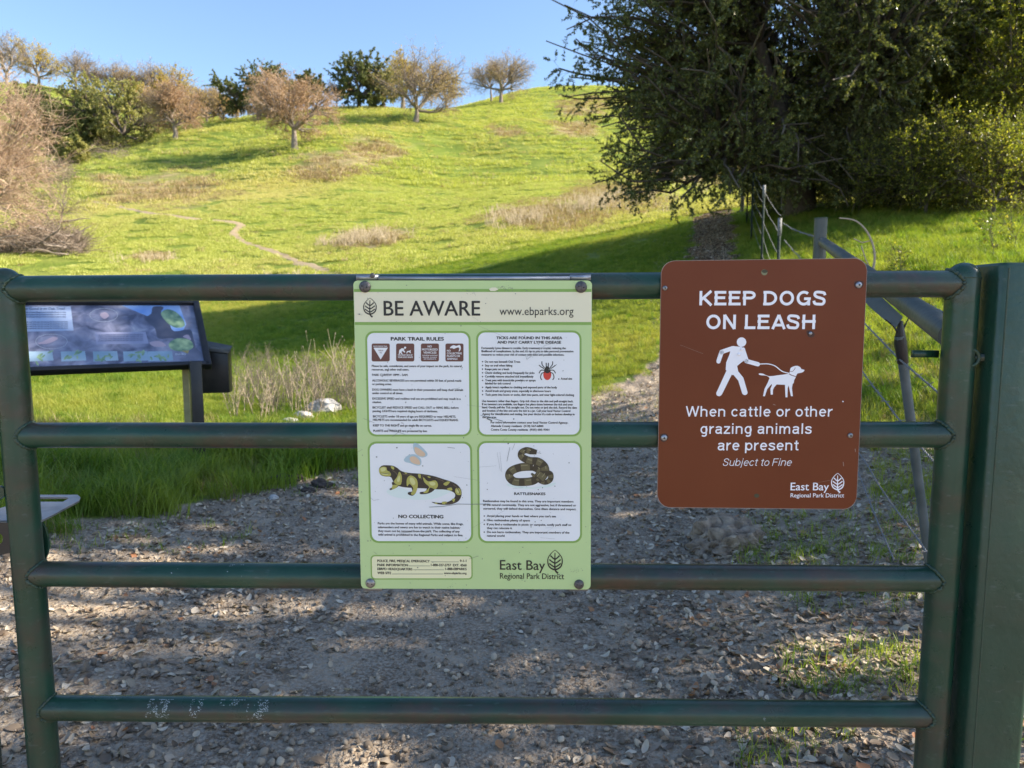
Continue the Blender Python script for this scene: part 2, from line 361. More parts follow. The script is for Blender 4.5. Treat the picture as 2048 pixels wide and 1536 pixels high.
# ------------------------------------------------------------------ instanced ground cover
def blades(n, h, spread, wd, lean, seed, segs=3, flat=.0):
    r = np.random.default_rng(seed); az = r.uniform(0, 2 * PI, n); rad = spread * np.sqrt(r.uniform(0, 1, n))
    a2 = r.uniform(0, 2 * PI, n); x0 = np.cos(a2) * rad; y0 = np.sin(a2) * rad
    hh = h * r.uniform(.45, 1.1, n); ln = lean * r.uniform(.15, 1.2, n) * hh; rows = []
    wv = np.stack([-np.sin(az), np.cos(az)], -1)
    for s in range(segs + 1):
        t = s / segs; o = ln * t ** 2; z = hh * (t - .35 * t ** 3 * lean)
        wt = wd * (1 - t ** 1.5 * .93) * .5
        c = np.stack([x0 + np.cos(az) * o, y0 + np.sin(az) * o, z - .01], -1)
        for sg in (-1, 1): rows.append(c + np.concatenate([wv * (sg * wt), np.zeros((n, 1))], -1))
    V = np.stack(rows, 1); I = np.arange(n * (segs + 1) * 2).reshape(n, segs + 1, 2)
    F = np.stack([I[:, :-1, 0], I[:, :-1, 1], I[:, 1:, 1], I[:, 1:, 0]], -1).reshape(-1, 4)
    return V.reshape(-1, 3), F
def proto(col, name, V, F, m, smooth=False):
    me = bpy.data.meshes.new(name); me.from_pydata([tuple(v) for v in V], [], [tuple(int(i) for i in f) for f in F]); me.materials.append(m)
    if smooth:
        for p in me.polygons: p.use_smooth = True
    me.update(); o = bpy.data.objects.new(name, me); col.objects.link(o)
def scatter(name, label, cat, pts, rot, scl, idx, col, group=None):
    me = bpy.data.meshes.new(name); me.vertices.add(len(pts)); me.vertices.foreach_set('co', np.asarray(pts, np.float32).ravel())
    fattr(me, 'rot', rot, 'FLOAT_VECTOR'); fattr(me, 'scl', scl); fattr(me, 'idx', idx, 'INT')
    o = link(bpy.data.objects.new(name, me)); tag(o, label, cat, None, 'stuff')
    g = bpy.data.node_groups.new(name, 'GeometryNodeTree')
    g.interface.new_socket('Geometry', in_out='INPUT', socket_type='NodeSocketGeometry'); g.interface.new_socket('Geometry', in_out='OUTPUT', socket_type='NodeSocketGeometry')
    N = g.nodes; L = g.links; gi = N.new('NodeGroupInput'); go = N.new('NodeGroupOutput'); ip = N.new('GeometryNodeInstanceOnPoints')
    ci = N.new('GeometryNodeCollectionInfo'); ci.inputs[0].default_value = col; ci.inputs[1].default_value = True; ci.inputs[2].default_value = True
    def na(n, t): x = N.new('GeometryNodeInputNamedAttribute'); x.data_type = t; x.inputs[0].default_value = n; return x.outputs[0]
    ip.inputs['Pick Instance'].default_value = True; e = N.new('FunctionNodeEulerToRotation'); L.new(na('rot', 'FLOAT_VECTOR'), e.inputs[0])
    L.new(gi.outputs[0], ip.inputs['Points']); L.new(ci.outputs[0], ip.inputs['Instance']); L.new(na('idx', 'INT'), ip.inputs['Instance Index'])
    L.new(e.outputs[0], ip.inputs['Rotation']); L.new(na('scl', 'FLOAT'), ip.inputs['Scale']); L.new(ip.outputs[0], go.inputs[0])
    o.modifiers.new('scatter', 'NODES').node_group = g
    return o
def newcol(n): return bpy.data.collections.new(n)

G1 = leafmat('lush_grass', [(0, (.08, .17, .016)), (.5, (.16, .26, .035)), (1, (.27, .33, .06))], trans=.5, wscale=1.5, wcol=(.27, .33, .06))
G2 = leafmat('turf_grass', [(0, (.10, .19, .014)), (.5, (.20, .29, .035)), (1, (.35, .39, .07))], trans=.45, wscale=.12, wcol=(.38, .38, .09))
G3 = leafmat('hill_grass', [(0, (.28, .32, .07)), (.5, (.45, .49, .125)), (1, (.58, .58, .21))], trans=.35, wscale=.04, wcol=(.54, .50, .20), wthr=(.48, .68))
G4 = leafmat('dry_grass', [(0, (.22, .17, .09)), (.5, (.37, .28, .16)), (1, (.48, .38, .23))], trans=.3)
colg = newcol('grass_protos')
for k in range(3): proto(colg, 'a%d' % k, *blades(46, .24, .10, .0055, .75, 10 + k), G1)            # 0-2 long
for k in range(3): proto(colg, 'b%d' % k, *blades(60, .11, .16, .0060, .6, 20 + k, 2), G2)           # 3-5 turf
for k in range(2): proto(colg, 'c%d' % k, *blades(7, .12, .04, .0042, .9, 30 + k), G2)               # 6-7 sprigs
for k in range(2): proto(colg, 'd%d' % k, *blades(30, .22, .14, .0050, .5, 40 + k, 2), G4)           # 8-9 dry
def rosette(seed, n=11, L=.05):
    r = np.random.default_rng(seed); V = []; F = []
    for i in range(n):
        a = r.uniform(0, 6.28); l = L * r.uniform(.6, 1.2); w_ = l * .38; el = r.uniform(.15, .8); d = np.array([math.cos(a), math.sin(a), 0]); s = np.array([-math.sin(a), math.cos(a), 0]); k = len(V)
        for t, q in ((.1, .15), (.55, 1), (.8, .8), (1, .05)):
            c = d * l * t * math.cos(el) + np.array([0, 0, l * t * math.sin(el) - l * .25 * t * t]); V += [c - s * w_ * q * .5, c + s * w_ * q * .5]
        F += [(k, k + 1, k + 3, k + 2), (k + 2, k + 3, k + 5, k + 4), (k + 4, k + 5, k + 7, k + 6)]
    return np.array(V), F
for k in range(2): proto(colg, 'e%d' % k, *rosette(k), G1)                                            # 10-11 broadleaf weeds
def polar(n, r0, r1, a0, a1, pw):
    t = rng.uniform(0, 1, n); r = (r0 ** pw + t * (r1 ** pw - r0 ** pw)) ** (1 / pw); a = np.radians(rng.uniform(a0, a1, n))
    return r * np.sin(a), r * np.cos(a)
x, y = polar(125000, 3.6, 30, -52, 52, 1.15)
keep = ~dirt_mask(x, y); x = x[keep]; y = y[keep]; z = height(x, y); u, v, d = proj(x, y, z); n = len(x)
dens = fbm(x * 1.3, y * 1.3, 61)
tall = (np.hypot(x, y) < 7.5) & (u < 760)
right = (u > 1480)
idx = rng.integers(3, 6, n); pt = rng.uniform(0, 1, n)
idx = np.where((tall & (pt < .7)) | (pt < .10) | (right & (pt < .45)), rng.integers(0, 3, n), idx)
patchy = (np.hypot(x, y) < 8) & (u > 760)
cl = fbm(x * 3.4, y * 3.4, 66)
keep = (rng.uniform(0, 1, n) < np.where(tall, .95, .92)) & (dens > -.55) & ~(tall & (cl < -.12)) & ~(patchy & (rng.uniform(0, 1, n) < .35))
m8 = rng.uniform(0, 1, n); idx = np.where((np.hypot(x, y) < 9) & (m8 < .05), rng.integers(8, 10, n), idx); idx = np.where((np.hypot(x, y) < 9) & (m8 > .90), rng.integers(10, 12, n), idx)
edge = dirt_mask(x, y - .45); keep &= ~(edge & (rng.uniform(0, 1, n) < .45))
# thin, weedy strip in front of the panel post
thin = (u < 430) & (v > 880) & (v < 935) & (dens < .25); keep &= ~(thin & (rng.uniform(0, 1, n) < .8))
scl = rng.uniform(.45, 1.2, n) * (1 + .5 * dens) * np.where(tall & (idx < 3), 1.05 + .7 * np.clip(cl, -.3, 1), .8) * np.where(right, 1.05, 1) 
x, y, z, idx, scl = [q[keep] for q in (x, y, z, idx, scl)]; n = len(x)
rot = np.stack([rng.normal(0, .15, n), rng.normal(0, .15, n), rng.uniform(0, 6.28, n)], -1)
scatter('grass', 'bright green grass of the meadow behind the gate', 'grass', np.stack([x, y, z], -1), rot, scl, idx, colg)
# sparse sprigs in the litter on the right and at the edges
bx = [(1520, 1040, 1700, 1150, 60), (1740, 850, 1890, 1000, 420), (1740, 960, 1890, 1130, 200), (1480, 1030, 1720, 1140, 130), (1560, 1170, 1850, 1230, 50), (1560, 1290, 1850, 1400, 120), (1480, 1440, 1700, 1536, 40), (720, 790, 1330, 870, 420), (560, 960, 720, 1000, 30), (60, 1050, 500, 1110, 60), (1890, 1150, 2048, 1500, 30)]
U = np.concatenate([rng.uniform(b[0], b[2], b[4]) for b in bx]); Vv = np.concatenate([rng.uniform(b[1], b[3], b[4]) for b in bx]); P = hit(U, Vv); n = len(P)
scatter('grass_sprigs', 'sparse green grass sprigs coming up through the leaf litter', 'grass', P, np.stack([rng.normal(0, .2, n), rng.normal(0, .2, n), rng.uniform(0, 6.28, n)], -1), rng.uniform(.3, 1.0, n) ** 1.2, rng.integers(6, 8, n), colg)
# far turf
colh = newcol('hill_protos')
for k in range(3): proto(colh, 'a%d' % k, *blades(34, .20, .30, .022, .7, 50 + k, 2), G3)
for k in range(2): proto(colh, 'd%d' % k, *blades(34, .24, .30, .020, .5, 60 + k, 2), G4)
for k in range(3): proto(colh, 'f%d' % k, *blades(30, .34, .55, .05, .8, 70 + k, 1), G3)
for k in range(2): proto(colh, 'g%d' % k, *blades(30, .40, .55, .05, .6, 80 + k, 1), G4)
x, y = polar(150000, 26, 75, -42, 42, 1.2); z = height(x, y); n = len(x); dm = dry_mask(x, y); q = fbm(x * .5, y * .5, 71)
on = np.zeros(n, bool)
for X_, Y_ in ((tx, ty), (tx2, ty2)):
    for i in range(0, len(X_), 2): on |= (x - X_[i]) ** 2 + (y - Y_[i]) ** 2 < .12
keep = (fbm(x * .6, z * 3.2 + y * .35, 72, 3) > -.22) & (q > -.6) & ~on; idx = np.where(rng.uniform(0, 1, n) < dm * .8 + .02, rng.integers(3, 5, n), rng.integers(0, 3, n)); scl = rng.uniform(.5, 1.0, n) * (1 + .4 * q)
x, y, z, idx, scl = [a[keep] for a in (x, y, z, idx, scl)]; n = len(x)
scatter('field_grass', 'yellow green grass on the sunlit field below the hill', 'grass', np.stack([x, y, z], -1), np.stack([rng.normal(0, .15, n), rng.normal(0, .15, n), rng.uniform(0, 6.28, n)], -1), scl, idx, colh)
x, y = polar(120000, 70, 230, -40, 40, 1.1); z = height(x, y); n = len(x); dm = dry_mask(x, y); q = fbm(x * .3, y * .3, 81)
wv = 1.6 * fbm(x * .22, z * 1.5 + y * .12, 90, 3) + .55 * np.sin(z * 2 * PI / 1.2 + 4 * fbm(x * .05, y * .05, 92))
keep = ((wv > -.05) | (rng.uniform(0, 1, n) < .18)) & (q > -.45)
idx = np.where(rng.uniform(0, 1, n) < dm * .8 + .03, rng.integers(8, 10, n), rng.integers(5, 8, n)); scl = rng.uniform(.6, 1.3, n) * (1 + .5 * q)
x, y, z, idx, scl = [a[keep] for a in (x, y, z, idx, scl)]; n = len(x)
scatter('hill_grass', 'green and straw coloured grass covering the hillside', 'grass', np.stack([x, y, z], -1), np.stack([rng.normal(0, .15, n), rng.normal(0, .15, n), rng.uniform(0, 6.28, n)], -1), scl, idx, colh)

# leaf litter, gravel, twigs
def leafproto(seed, L=.045, W=.022, curl=.3):
    r = np.random.default_rng(seed); K = 7; rows = []
    cu = r.uniform(-1, 1) * curl; fold = r.uniform(.15, .5)
    for i in range(K):
        t = i / (K - 1); wd = W * .5 * math.sin(PI * min(.97, t * .94 + .03)) ** .6
        xx = (t - .5) * L; zz = .004 + cu * L * ((t - .5) ** 2 * 2.4) + r.normal(0, .0004)
        for s in (-1, -.5, 0, .5, 1): rows.append((xx, s * wd, zz + fold * wd * s * s * .9))
    F = [(i * 5 + j, i * 5 + j + 1, i * 5 + j + 6, i * 5 + j + 5) for i in range(K - 1) for j in range(4)]
    return np.array(rows), F
def pebble(seed):
    bm = bmesh.new(); bmesh.ops.create_icosphere(bm, subdivisions=2, radius=.5); r = random.Random(seed)
    a = [Vector((r.uniform(-1, 1), r.uniform(-1, 1), r.uniform(-1, 1))).normalized() for _ in range(7)]; kk = [r.uniform(.3, .46) for _ in a]
    sx, sy, sz = r.uniform(.8, 1.3), r.uniform(.7, 1), r.uniform(.45, .7)
    for v in bm.verts:
        for q, k in zip(a, kk):
            d = v.co.dot(q)
            if d > k: v.co -= q * (d - k) * .8
        v.co = Vector((v.co.x * sx, v.co.y * sy, v.co.z * sz))
    V = np.array([v.co[:] for v in bm.verts]); bm.faces.ensure_lookup_table(); F = [tuple(v.index for v in f.verts) for f in bm.faces]; bm.free(); return V, F
ML = leafmat('dead_leaf', [(0, (.12, .085, .06)), (.3, (.25, .19, .135)), (.6, (.40, .33, .25)), (.86, (.60, .53, .43)), (.96, (.36, .20, .10)), (1, (.36, .16, .08))], trans=.1, rough=.6)
MP = leafmat('pebble_stone', [(0, (.14, .112, .086)), (.5, (.265, .214, .162)), (.85, (.42, .34, .255)), (1, (.58, .48, .36))], trans=0, rough=.8)
MT = leafmat('dead_twig', [(0, (.12, .095, .075)), (1, (.36, .30, .24))], trans=0, rough=.8)
coll = newcol('litter_protos')
for k in range(6): proto(coll, 'a%d' % k, *leafproto(k, .045, .028 - .0015 * k, .5), ML, True)     # 0-5
for k in range(4): proto(coll, 'b%d' % k, *pebble(k), MP, True)                                     # 6-9 (unit size)
for k in range(3):                                                                                  # 10-12 twigs
    r = np.random.default_rng(k); t = np.linspace(0, 1, 6); Pp = np.stack([t * .12 - .06, np.cumsum(r.normal(0, .004, 6)), .004 + np.abs(np.cumsum(r.normal(0, .002, 6)))], -1)
    V, F = tubes(Pp[None], (.0022 * (1 - .6 * t))[None], 5); proto(coll, 'c%d' % k, V, F, MT, True)
V, F = leafproto(77, .06, .022, .1); V[:, 2] *= .5; proto(coll, 'd0', V, F, MT)                       # 13 bark chips
def litter(name, label, cat, n, r0, r1, pw, fn_idx, fn_scl, dfn, zoff=0, tilt=.35, a0=-52, a1=52):
    x, y = polar(n, r0, r1, a0, a1, pw); z = height(x, y); m = dirt_mask(x, y, .6); u, v, d = proj(x, y, z)
    k = (m | (rng.uniform(0, 1, n) < .06)) & (rng.uniform(0, 1, n) < dfn(x, y, u, v)); x, y, z = x[k], y[k], z[k]; n = len(x)
    s = fn_scl(n); scatter(name, label, cat, np.stack([x, y, z + zoff * s + rng.uniform(0, .006, n)], -1), np.stack([rng.normal(0, tilt, n), rng.normal(0, tilt, n), rng.uniform(0, 6.28, n)], -1), s, fn_idx(n), coll)
def ld(x, y, u, v):
    e = np.clip((x - .15) / .7, 0, 1) * .9 + np.clip((-x - .65) / .8, 0, 1) * .62
    return np.clip(.06 + e + .45 * fbm(x * 1.7, y * 1.7, 91), .05, 1)
litter('leaf_litter', 'dead tan and grey oval leaves strewn over the path', 'leaf litter', 78000, 1.6, 15, .9, lambda n: rng.integers(0, 6, n), lambda n: rng.uniform(.5, 1.0, n) ** 1.5 * 1.12, ld)
def gd(x, y, u, v): return np.clip(.75 - .45 * np.clip((x - .5) / .8, 0, 1) + .5 * fbm(x * 1.2, y * 1.2, 95), .1, 1)
litter('gravel', 'grey gravel and small stones on the trodden path', 'gravel', 110000, 1.6, 11, .8, lambda n: rng.integers(6, 10, n), lambda n: .0040 + .026 * rng.uniform(0, 1, n) ** 6, gd, .2, .6)
litter('mulch_litter', 'brown leaf mulch covering the uphill part of the path', 'leaf litter', 90000, 11, 25, 1.0, lambda n: rng.choice([0, 1, 2, 3, 4, 5, 13], n), lambda n: rng.uniform(.8, 1.5, n), lambda x, y, u, v: np.where((u > 1300) & (u < 1560), .8, .0), a0=8, a1=24)
litter('twig_litter', 'thin dead twigs and bark chips lying on the path', 'twigs', 11000, 1.6, 11, .8, lambda n: rng.integers(10, 14, n), lambda n: rng.uniform(.2, .9, n), ld, 0, .12)
# ------------------------------------------------------------------ the gate
GY0, GK = 1.42, .023                                   # gate plane: y = GY0 - GK * x
def gp(u, v, off=0.0):
    """point on the plane of the gate (off metres towards the camera)"""
    d = ray(u, v); t = (GY0 - off) / (d[1] + GK * d[0]); return np.array([d[0] * t, d[1] * t, CAMZ + d[2] * t])
RR, PR = .0262, .0300
gate = empty('gate', 'green painted steel pipe gate with scuffed and rusty rails', 'gate', (0, GY0, 0))
def gbuild(mb, name, m, smooth=True, parent=gate, label=None):
    o = mb.build(name, m, smooth=smooth); o.parent = parent; o.matrix_parent_inverse = Matrix.Translation(-Vector(parent.location))
    if label: o['label'] = label
    return o
def sphere_pts(c, r, zs=1.0):
    a = np.linspace(0, PI / 2, 7)
    return [c + np.array([0, 0, r * zs * math.sin(t)]) for t in a], [max(r * math.cos(t), .0005) for t in a]
def gate_post(u0, v0, u1, v1, r):
    A = gp(u0, v0); B = gp(u1, v1); D = (B - A) / (B[2] - A[2]); bot = A + D * (.06 - A[2])
    mb = MB(); ps = [bot + (A - bot) * t for t in np.linspace(0, 1, 30)]; cp, cr = sphere_pts(A, r)
    tube_mb(mb, ps + cp[1:], [r] * 30 + cr[1:], 40); o = gbuild(mb, 'post', M['post'])
    ring = MB(); a = np.linspace(0, 2 * PI, 33); tube_mb(ring, [A + np.array([math.cos(t) * r, math.sin(t) * r, 0]) for t in a], .0013, 6, caps=False)
    gbuild(ring, 'cap_seam', M['weld']); return lambda z: A + D * (z - A[2])
LP = gate_post(11, 566, 88, 1521, PR); RP = gate_post(1926.5, 556, 1861, 1509, PR)
def weld(c, side, r=RR, b=PR, seed=0):
    """bead where a rail of radius r meets a post of radius b"""
    rs = np.random.default_rng(seed); n = 90; a = np.linspace(0, 2 * PI, n); mb = MB(); pts = []; rad = []
    for t in a:
        yy = r * 1.03 * math.cos(t); zz = r * 1.03 * math.sin(t); xx = math.sqrt(max(b * b - yy * yy, 1e-6))
        pts.append(c + np.array([side * xx, yy, zz]) + rs.normal(0, .0006, 3)); rad.append(.0034 + .0006 * math.sin(t * 31) + rs.normal(0, .0003))
    tube_mb(mb, pts, rad, 8, caps=False); return mb
rails = [(578, 568), (871, 869), (1148, 1157), (1415, 1428), (1672, 1690)]
for k, (va, vb) in enumerate(rails):
    ua = 11 + (va - 566) * .0806; ub = 1926.5 - (vb - 556) * .0687
    A = gp(ua, va); B = gp(ub, vb); A = LP(A[2]) ; B = RP(B[2])
    e = (B - A) / np.linalg.norm(B - A); mb = MB(); n = 60; rr = np.random.default_rng(k)
    tube_mb(mb, [A + (B - A) * t + np.array([0, 0, .0006 * math.sin(t * 9 + k)]) for t in np.linspace(.004, .996, n)], RR, 40, caps=False)
    o = gbuild(mb, 'rail', M['pipe'])
    for c, s in ((A, 1), (B, -1)): gbuild(weld(c, s, seed=k * 2 + (s > 0)), 'weld', M['weld'])
# scraps of old tape and pale scratches on the lower rails
rs = np.random.default_rng(5); mb = MB()
for (ru, rv, w_, h_, cnt) in [(328, 1420, 46, 34, 520), (402, 1420, 26, 34, 160), (470, 1408, 50, 14, 120), (523, 1422, 42, 36, 520), (478, 1140, 30, 26, 120), (358, 1136, 16, 24, 60), (1520, 1438, 4, 8, 12), (1042, 1420, 5, 5, 8), (240, 1400, 5, 5, 6)]:
    for _ in range(cnt):
        uu = ru + rs.uniform(-.5, .5) * w_; vv = rv + rs.uniform(-.5, .5) * h_
        if fbm(np.array([uu * .10]), np.array([vv * .10]), 8, 4)[0] < .0: continue
        if rs.uniform() < ((vv - rv) / h_ * 2 * (1 if ru > 500 else -.4)) ** 2 * .6: continue
        ks = 3 if rv > 1300 else 2; va, vb = rails[ks]; ua = 11 + (va - 566) * .0806; ub = 1926.5 - (vb - 556) * .0687
        A = LP(gp(ua, va)[2]); B = RP(gp(ub, vb)[2]); tt = (gp(uu, vv)[0] - A[0]) / (B[0] - A[0]); C = A + (B - A) * tt; z = gp(uu, vv, RR)[2] - C[2]
        th = math.asin(max(-.95, min(.95, z / RR))); s = rs.uniform(.0003, .0008); ang = rs.uniform(0, PI)
        nrm = np.array([0, -math.cos(th), math.sin(th)]); tx_ = np.array([1., 0, 0]); tz_ = np.cross(tx_, nrm); c0 = C + nrm * (RR + .0004)
        q = [c0 + tx_ * s * a_ * 1.6 * math.cos(ang) + tz_ * s * b_ + tx_ * .3 * s * b_ for a_, b_ in ((-1, -1), (1, -1), (1, 1), (-1, 1))]
        mb.add(q, [(0, 1, 2, 3)])
o = gbuild(mb, 'tape_residue', mat('tape_residue', (.36, .40, .40), .8), False); o['kind'] = 'stuff'
# hinge bolt on the right post
c = RP(gp(1905, 714)[2]); mb = MB(); box_mb(mb, c + np.array([.052, -.012, 0]), (.062, .018, .014)); gbuild(mb, 'hinge_bar', M['post'], False)
mb = MB(); box_mb(mb, c + np.array([-.045, .035, .004]), (.05, .012, .014)); gbuild(mb, 'hinge_bar', M['post'], False)
mb = MB(); tube_mb(mb, [c + np.array([.010 + .016 * math.cos(t) , -.024, .016 * math.sin(t)]) for t in np.linspace(0, 2 * PI, 25)], .0035, 8, caps=False); gbuild(mb, 'hinge_collar', M['weld'])

# posts the gate hangs from and closes against
def round_box(name, cx, cy, z0, z1, sx, sy, r, m, parent, rz=0):
    mb = MB(); pr = []; n = 7
    for (ox, oy, a0) in ((1, 1, 0), (-1, 1, 90), (-1, -1, 180), (1, -1, 270)):
        for t in np.linspace(0, 90, n): a = math.radians(a0 + t); pr.append((ox * (sx / 2 - r) + r * math.cos(a), oy * (sy / 2 - r) + r * math.sin(a)))
    pr = np.array(pr); k = len(pr); rows = []
    for z, s in ((z0, 1), (z1 - .006, 1), (z1 - .002, .985), (z1, .95)): rows.append(np.c_[pr * s, np.full(k, z)])
    V = np.concatenate(rows); F = [(j * k + i, j * k + (i + 1) % k, (j + 1) * k + (i + 1) % k, (j + 1) * k + i) for j in range(3) for i in range(k)]
    c, s = math.cos(rz), math.sin(rz); V[:, :2] = V[:, :2] @ np.array([[c, s], [-s, c]]); V += (cx, cy, 0); mb.add(V, F)
    mb.add(np.vstack([V[-k:], V[-k:].mean(0)]), [(i, (i + 1) % k, k) for i in range(k)]); return mb
c0 = gp(2003, 560, .05); hang = empty('gate_column', 'square green steel column right of the gate', 'post', (c0[0] + .06, c0[1] + .055, 0))
zt = gp(2010, 525, .05)[2]; dx = (gp(1947, 1509, .05) - gp(2006, 560, .05))[0]
mb = round_box('tube', c0[0] + .056, c0[1] + .056, -.1, zt, .115, .115, .013, M['column'], hang)
o = gbuild(mb, 'tube', M['column'], True, hang)
md = o.modifiers.new('edge', 'EDGE_SPLIT'); md.split_angle = math.radians(50)
mb = MB(); tube_mb(mb, [np.array([c0[0] + .012, c0[1] - .0015, z]) for z in np.linspace(0, zt - .01, 20)], .0016, 6); gbuild(mb, 'seam', M['weld'], True, hang)
c1 = gp(-30, 1500, -.02); lat = empty('latch_post', 'round green steel post at the left edge that the gate latches to', 'post', (c1[0] - .02, c1[1], 0))
mb = MB(); cp, cr = sphere_pts(np.array([c1[0] - .02, c1[1], 1.46]), .045)
tube_mb(mb, [np.array([c1[0] - .02, c1[1], z]) for z in np.linspace(-.1, 1.46, 12)] + cp[1:], [.045] * 12 + cr[1:], 36); gbuild(mb, 'post', M['post'], True, lat)

# latch: flat slotted steel tongue on the gate, bracket plates behind the post
def plate_from(poly, hole, th, parent, name, m, P0, ex, ey, nz_):
    """extruded outline (with a hole) lying in the plane P0 + a ex + b ey"""
    def sample(loop):
        return [P0 + ex * a + ey * b for a, b in loop]
    bm = bmesh.new(); loops = [poly] + ([hole] if hole else [])
    vl = [[(a, b) for a, b in l] for l in loops]; flat = [Vector((a, b, 0)) for l in vl for a, b in l]
    tris = tessellate_polygon([[Vector((a, b, 0)) for a, b in l] for l in vl])
    top = [bm.verts.new(P0 + ex * p.x + ey * p.y + nz_ * th / 2) for p in flat]; bot = [bm.verts.new(P0 + ex * p.x + ey * p.y - nz_ * th / 2) for p in flat]
    for t in tris:
        try: bm.faces.new([top[i] for i in t]); bm.faces.new([bot[i] for i in reversed(t)])
        except ValueError: pass
    o = 0
    for l in vl:
        n = len(l)
        for i in range(n): bm.faces.new([top[o + i], top[o + (i + 1) % n], bot[o + (i + 1) % n], bot[o + i]])
        o += n
    bmesh.ops.recalc_face_normals(bm, faces=bm.faces[:])
    ob = bm_obj(name, bm, m); ob.parent = parent; ob.matrix_parent_inverse = Matrix.Translation(-Vector(parent.location)); return ob
def on_z(u, v, z):
    d = ray(u, v); t = (z - CAMZ) / d[2]; return (d[0] * t, d[1] * t)
zl = .955
out = [on_z(*p, zl) for p in [(-60, 1043), (-60, 1036), (20, 1012), (50, 991), (155, 991), (161, 996), (158, 1003), (95, 1037), (82, 1043), (70, 1043), (10, 1043)]]
hol = [on_z(*p, zl) for p in [(64, 996.5), (134, 996), (138, 998), (126, 1005), (60, 1005)]]
plate_from(out, hol, .004, gate, 'latch_tongue', M['galv'], np.array([0, 0, zl]), np.array([1., 0, 0]), np.array([0, 1., 0]), np.array([0, 0, 1.]))
def pl(pts, off, th, name, m, parent=gate, hole=None):
    f = lambda p: (gp(*p, off)[0], gp(*p, off)[2])
    y0 = GY0 - off; return plate_from([f(p) for p in pts], [f(p) for p in hole] if hole else None, th, parent, name, m, np.array([0, y0, 0]), np.array([1., -GK, 0]), np.array([0, 0, 1.]), np.array([0, 1., 0]))
circ = lambda cu, cv, r, a0, a1, n: [(cu + r * math.cos(math.radians(t)), cv + r * math.sin(math.radians(t))) for t in np.linspace(a0, a1, n)]
pl([(60, 1045), (84, 1043), (92, 1056), (97, 1075), (98, 1092), (96, 1108), (90, 1120), (60, 1122)], -.035, .006, 'latch_cam', M['post'])
pl([(-60, 1044), (24, 1044), (24, 1104), (0, 1110), (-60, 1120)], .02, .01, 'latch_housing', M['dark_metal'], lat, circ(-2, 1076, 12, 350, 0, 12)[:-1])
pl([(-40, 972), (2, 972), (10, 976), (11, 990), (2, 998), (-40, 999)], .02, .008, 'latch_tab', M['post'], lat)

# ------------------------------------------------------------------ flat artwork on signs
class Face:
    """plane of a sign: surveyed from the photograph, everything on it is built in its own metres"""
    def __init__(s, P0, ex, ez):
        s.P0 = np.array(P0, float); s.ex = norm(np.array(ex, float)); ez = np.array(ez, float); ez = ez - s.ex * ez.dot(s.ex); s.ez = norm(ez); s.n = np.cross(s.ex, s.ez) * 1.0
        if s.n.dot(np.array([0, 0, CAMZ]) - s.P0) < 0: s.n = -s.n
    def st(s, u, v):
        d = ray(u, v); t = s.n.dot(s.P0 - np.array([0, 0, CAMZ])) / s.n.dot(d); X = np.array([0, 0, CAMZ]) + d * t - s.P0; return X.dot(s.ex), X.dot(s.ez)
    def mat(s):
        y = np.cross(s.ez, s.ex); m = Matrix.Identity(4)
        for i in range(3): m[i][0] = s.ex[i]; m[i][1] = y[i]; m[i][2] = s.ez[i]; m[i][3] = s.P0[i]
        return m
LAY = [0]
SPLIT = {'picture_ground', 'bullet_dot', 'leader_line', 'symbol_square', 'symbol_mark', 'thumbnail', 'bird', 'ring', 'text_panel', 'panel_border', 'green_stripe', 'butterfly_wing', 'butterfly_spot', 'mounting_hole', 'rust_stain', 'picture_leaves'}
def art(face, parent, name, m, polys, layer, px=True, holes=None, label=None):
    if name in SPLIT and len(polys) > 1: return [art(face, parent, name, m, [q], layer, px, holes, label) for q in polys][0]
    """filled outlines printed on a face; layer in tenths of a millimetre above it (local -y faces the viewer)"""
    mb = MB(); z = 0
    for P in polys:
        L = [face.st(*p) for p in P] if px else P
        z += 1; nn = len(L) // 2
        tr = [(i, i + 1, 2 * nn - 2 - i, 2 * nn - 1 - i) for i in range(nn - 1)] if isinstance(P, Rib) else tessellate_polygon([[Vector((a, b, 0)) for a, b in L]])
        dy = -(layer * .00010 + (z % 8) * .000012)
        mb.add([(a, dy, b) for a, b in L], [t for t in tr])
    o = mb.build(name, m); o.parent = parent
    if label: o['label'] = label
    return o
def rrect(u0, v0, u1, v1, r, n=6):
    P = []
    for cx, cy, a in ((u1 - r, v0 + r, -90), (u1 - r, v1 - r, 0), (u0 + r, v1 - r, 90), (u0 + r, v0 + r, 180)):
        for t in np.linspace(0, 90, n): q = math.radians(a + t); P.append((cx + r * math.cos(q), cy + r * math.sin(q)))
    return P
def ribbon(pts, w, closed=False):
    """thick line as polygon; w number or list (in the same units)"""
    P = np.array(pts, float); W = np.full(len(P), w) if np.isscalar(w) else np.array(w, float)
    kp = np.concatenate([[True], np.linalg.norm(np.diff(P, axis=0), axis=1) > 1e-7]); P = P[kp]; W = W[kp]; n = len(P)
    T = np.zeros_like(P); T[1:-1] = P[2:] - P[:-2]; T[0] = P[1] - P[0]; T[-1] = P[-1] - P[-2]
    d1 = norm(np.diff(P, axis=0)); T[1:-1] = norm(d1[1:] + d1[:-1]); T = norm(T); N_ = np.stack([-T[:, 1], T[:, 0]], -1)
    k = np.ones(n); c = (d1[1:] * T[1:-1]).sum(1); k[1:-1] = 1 / np.clip(c, .6, 1)
    A = P + N_ * (W * k / 2)[:, None]; B = P - N_ * (W * k / 2)[:, None]
    return Rib([tuple(a) for a in A] + [tuple(b) for b in B[::-1]])
class Rib(list): pass
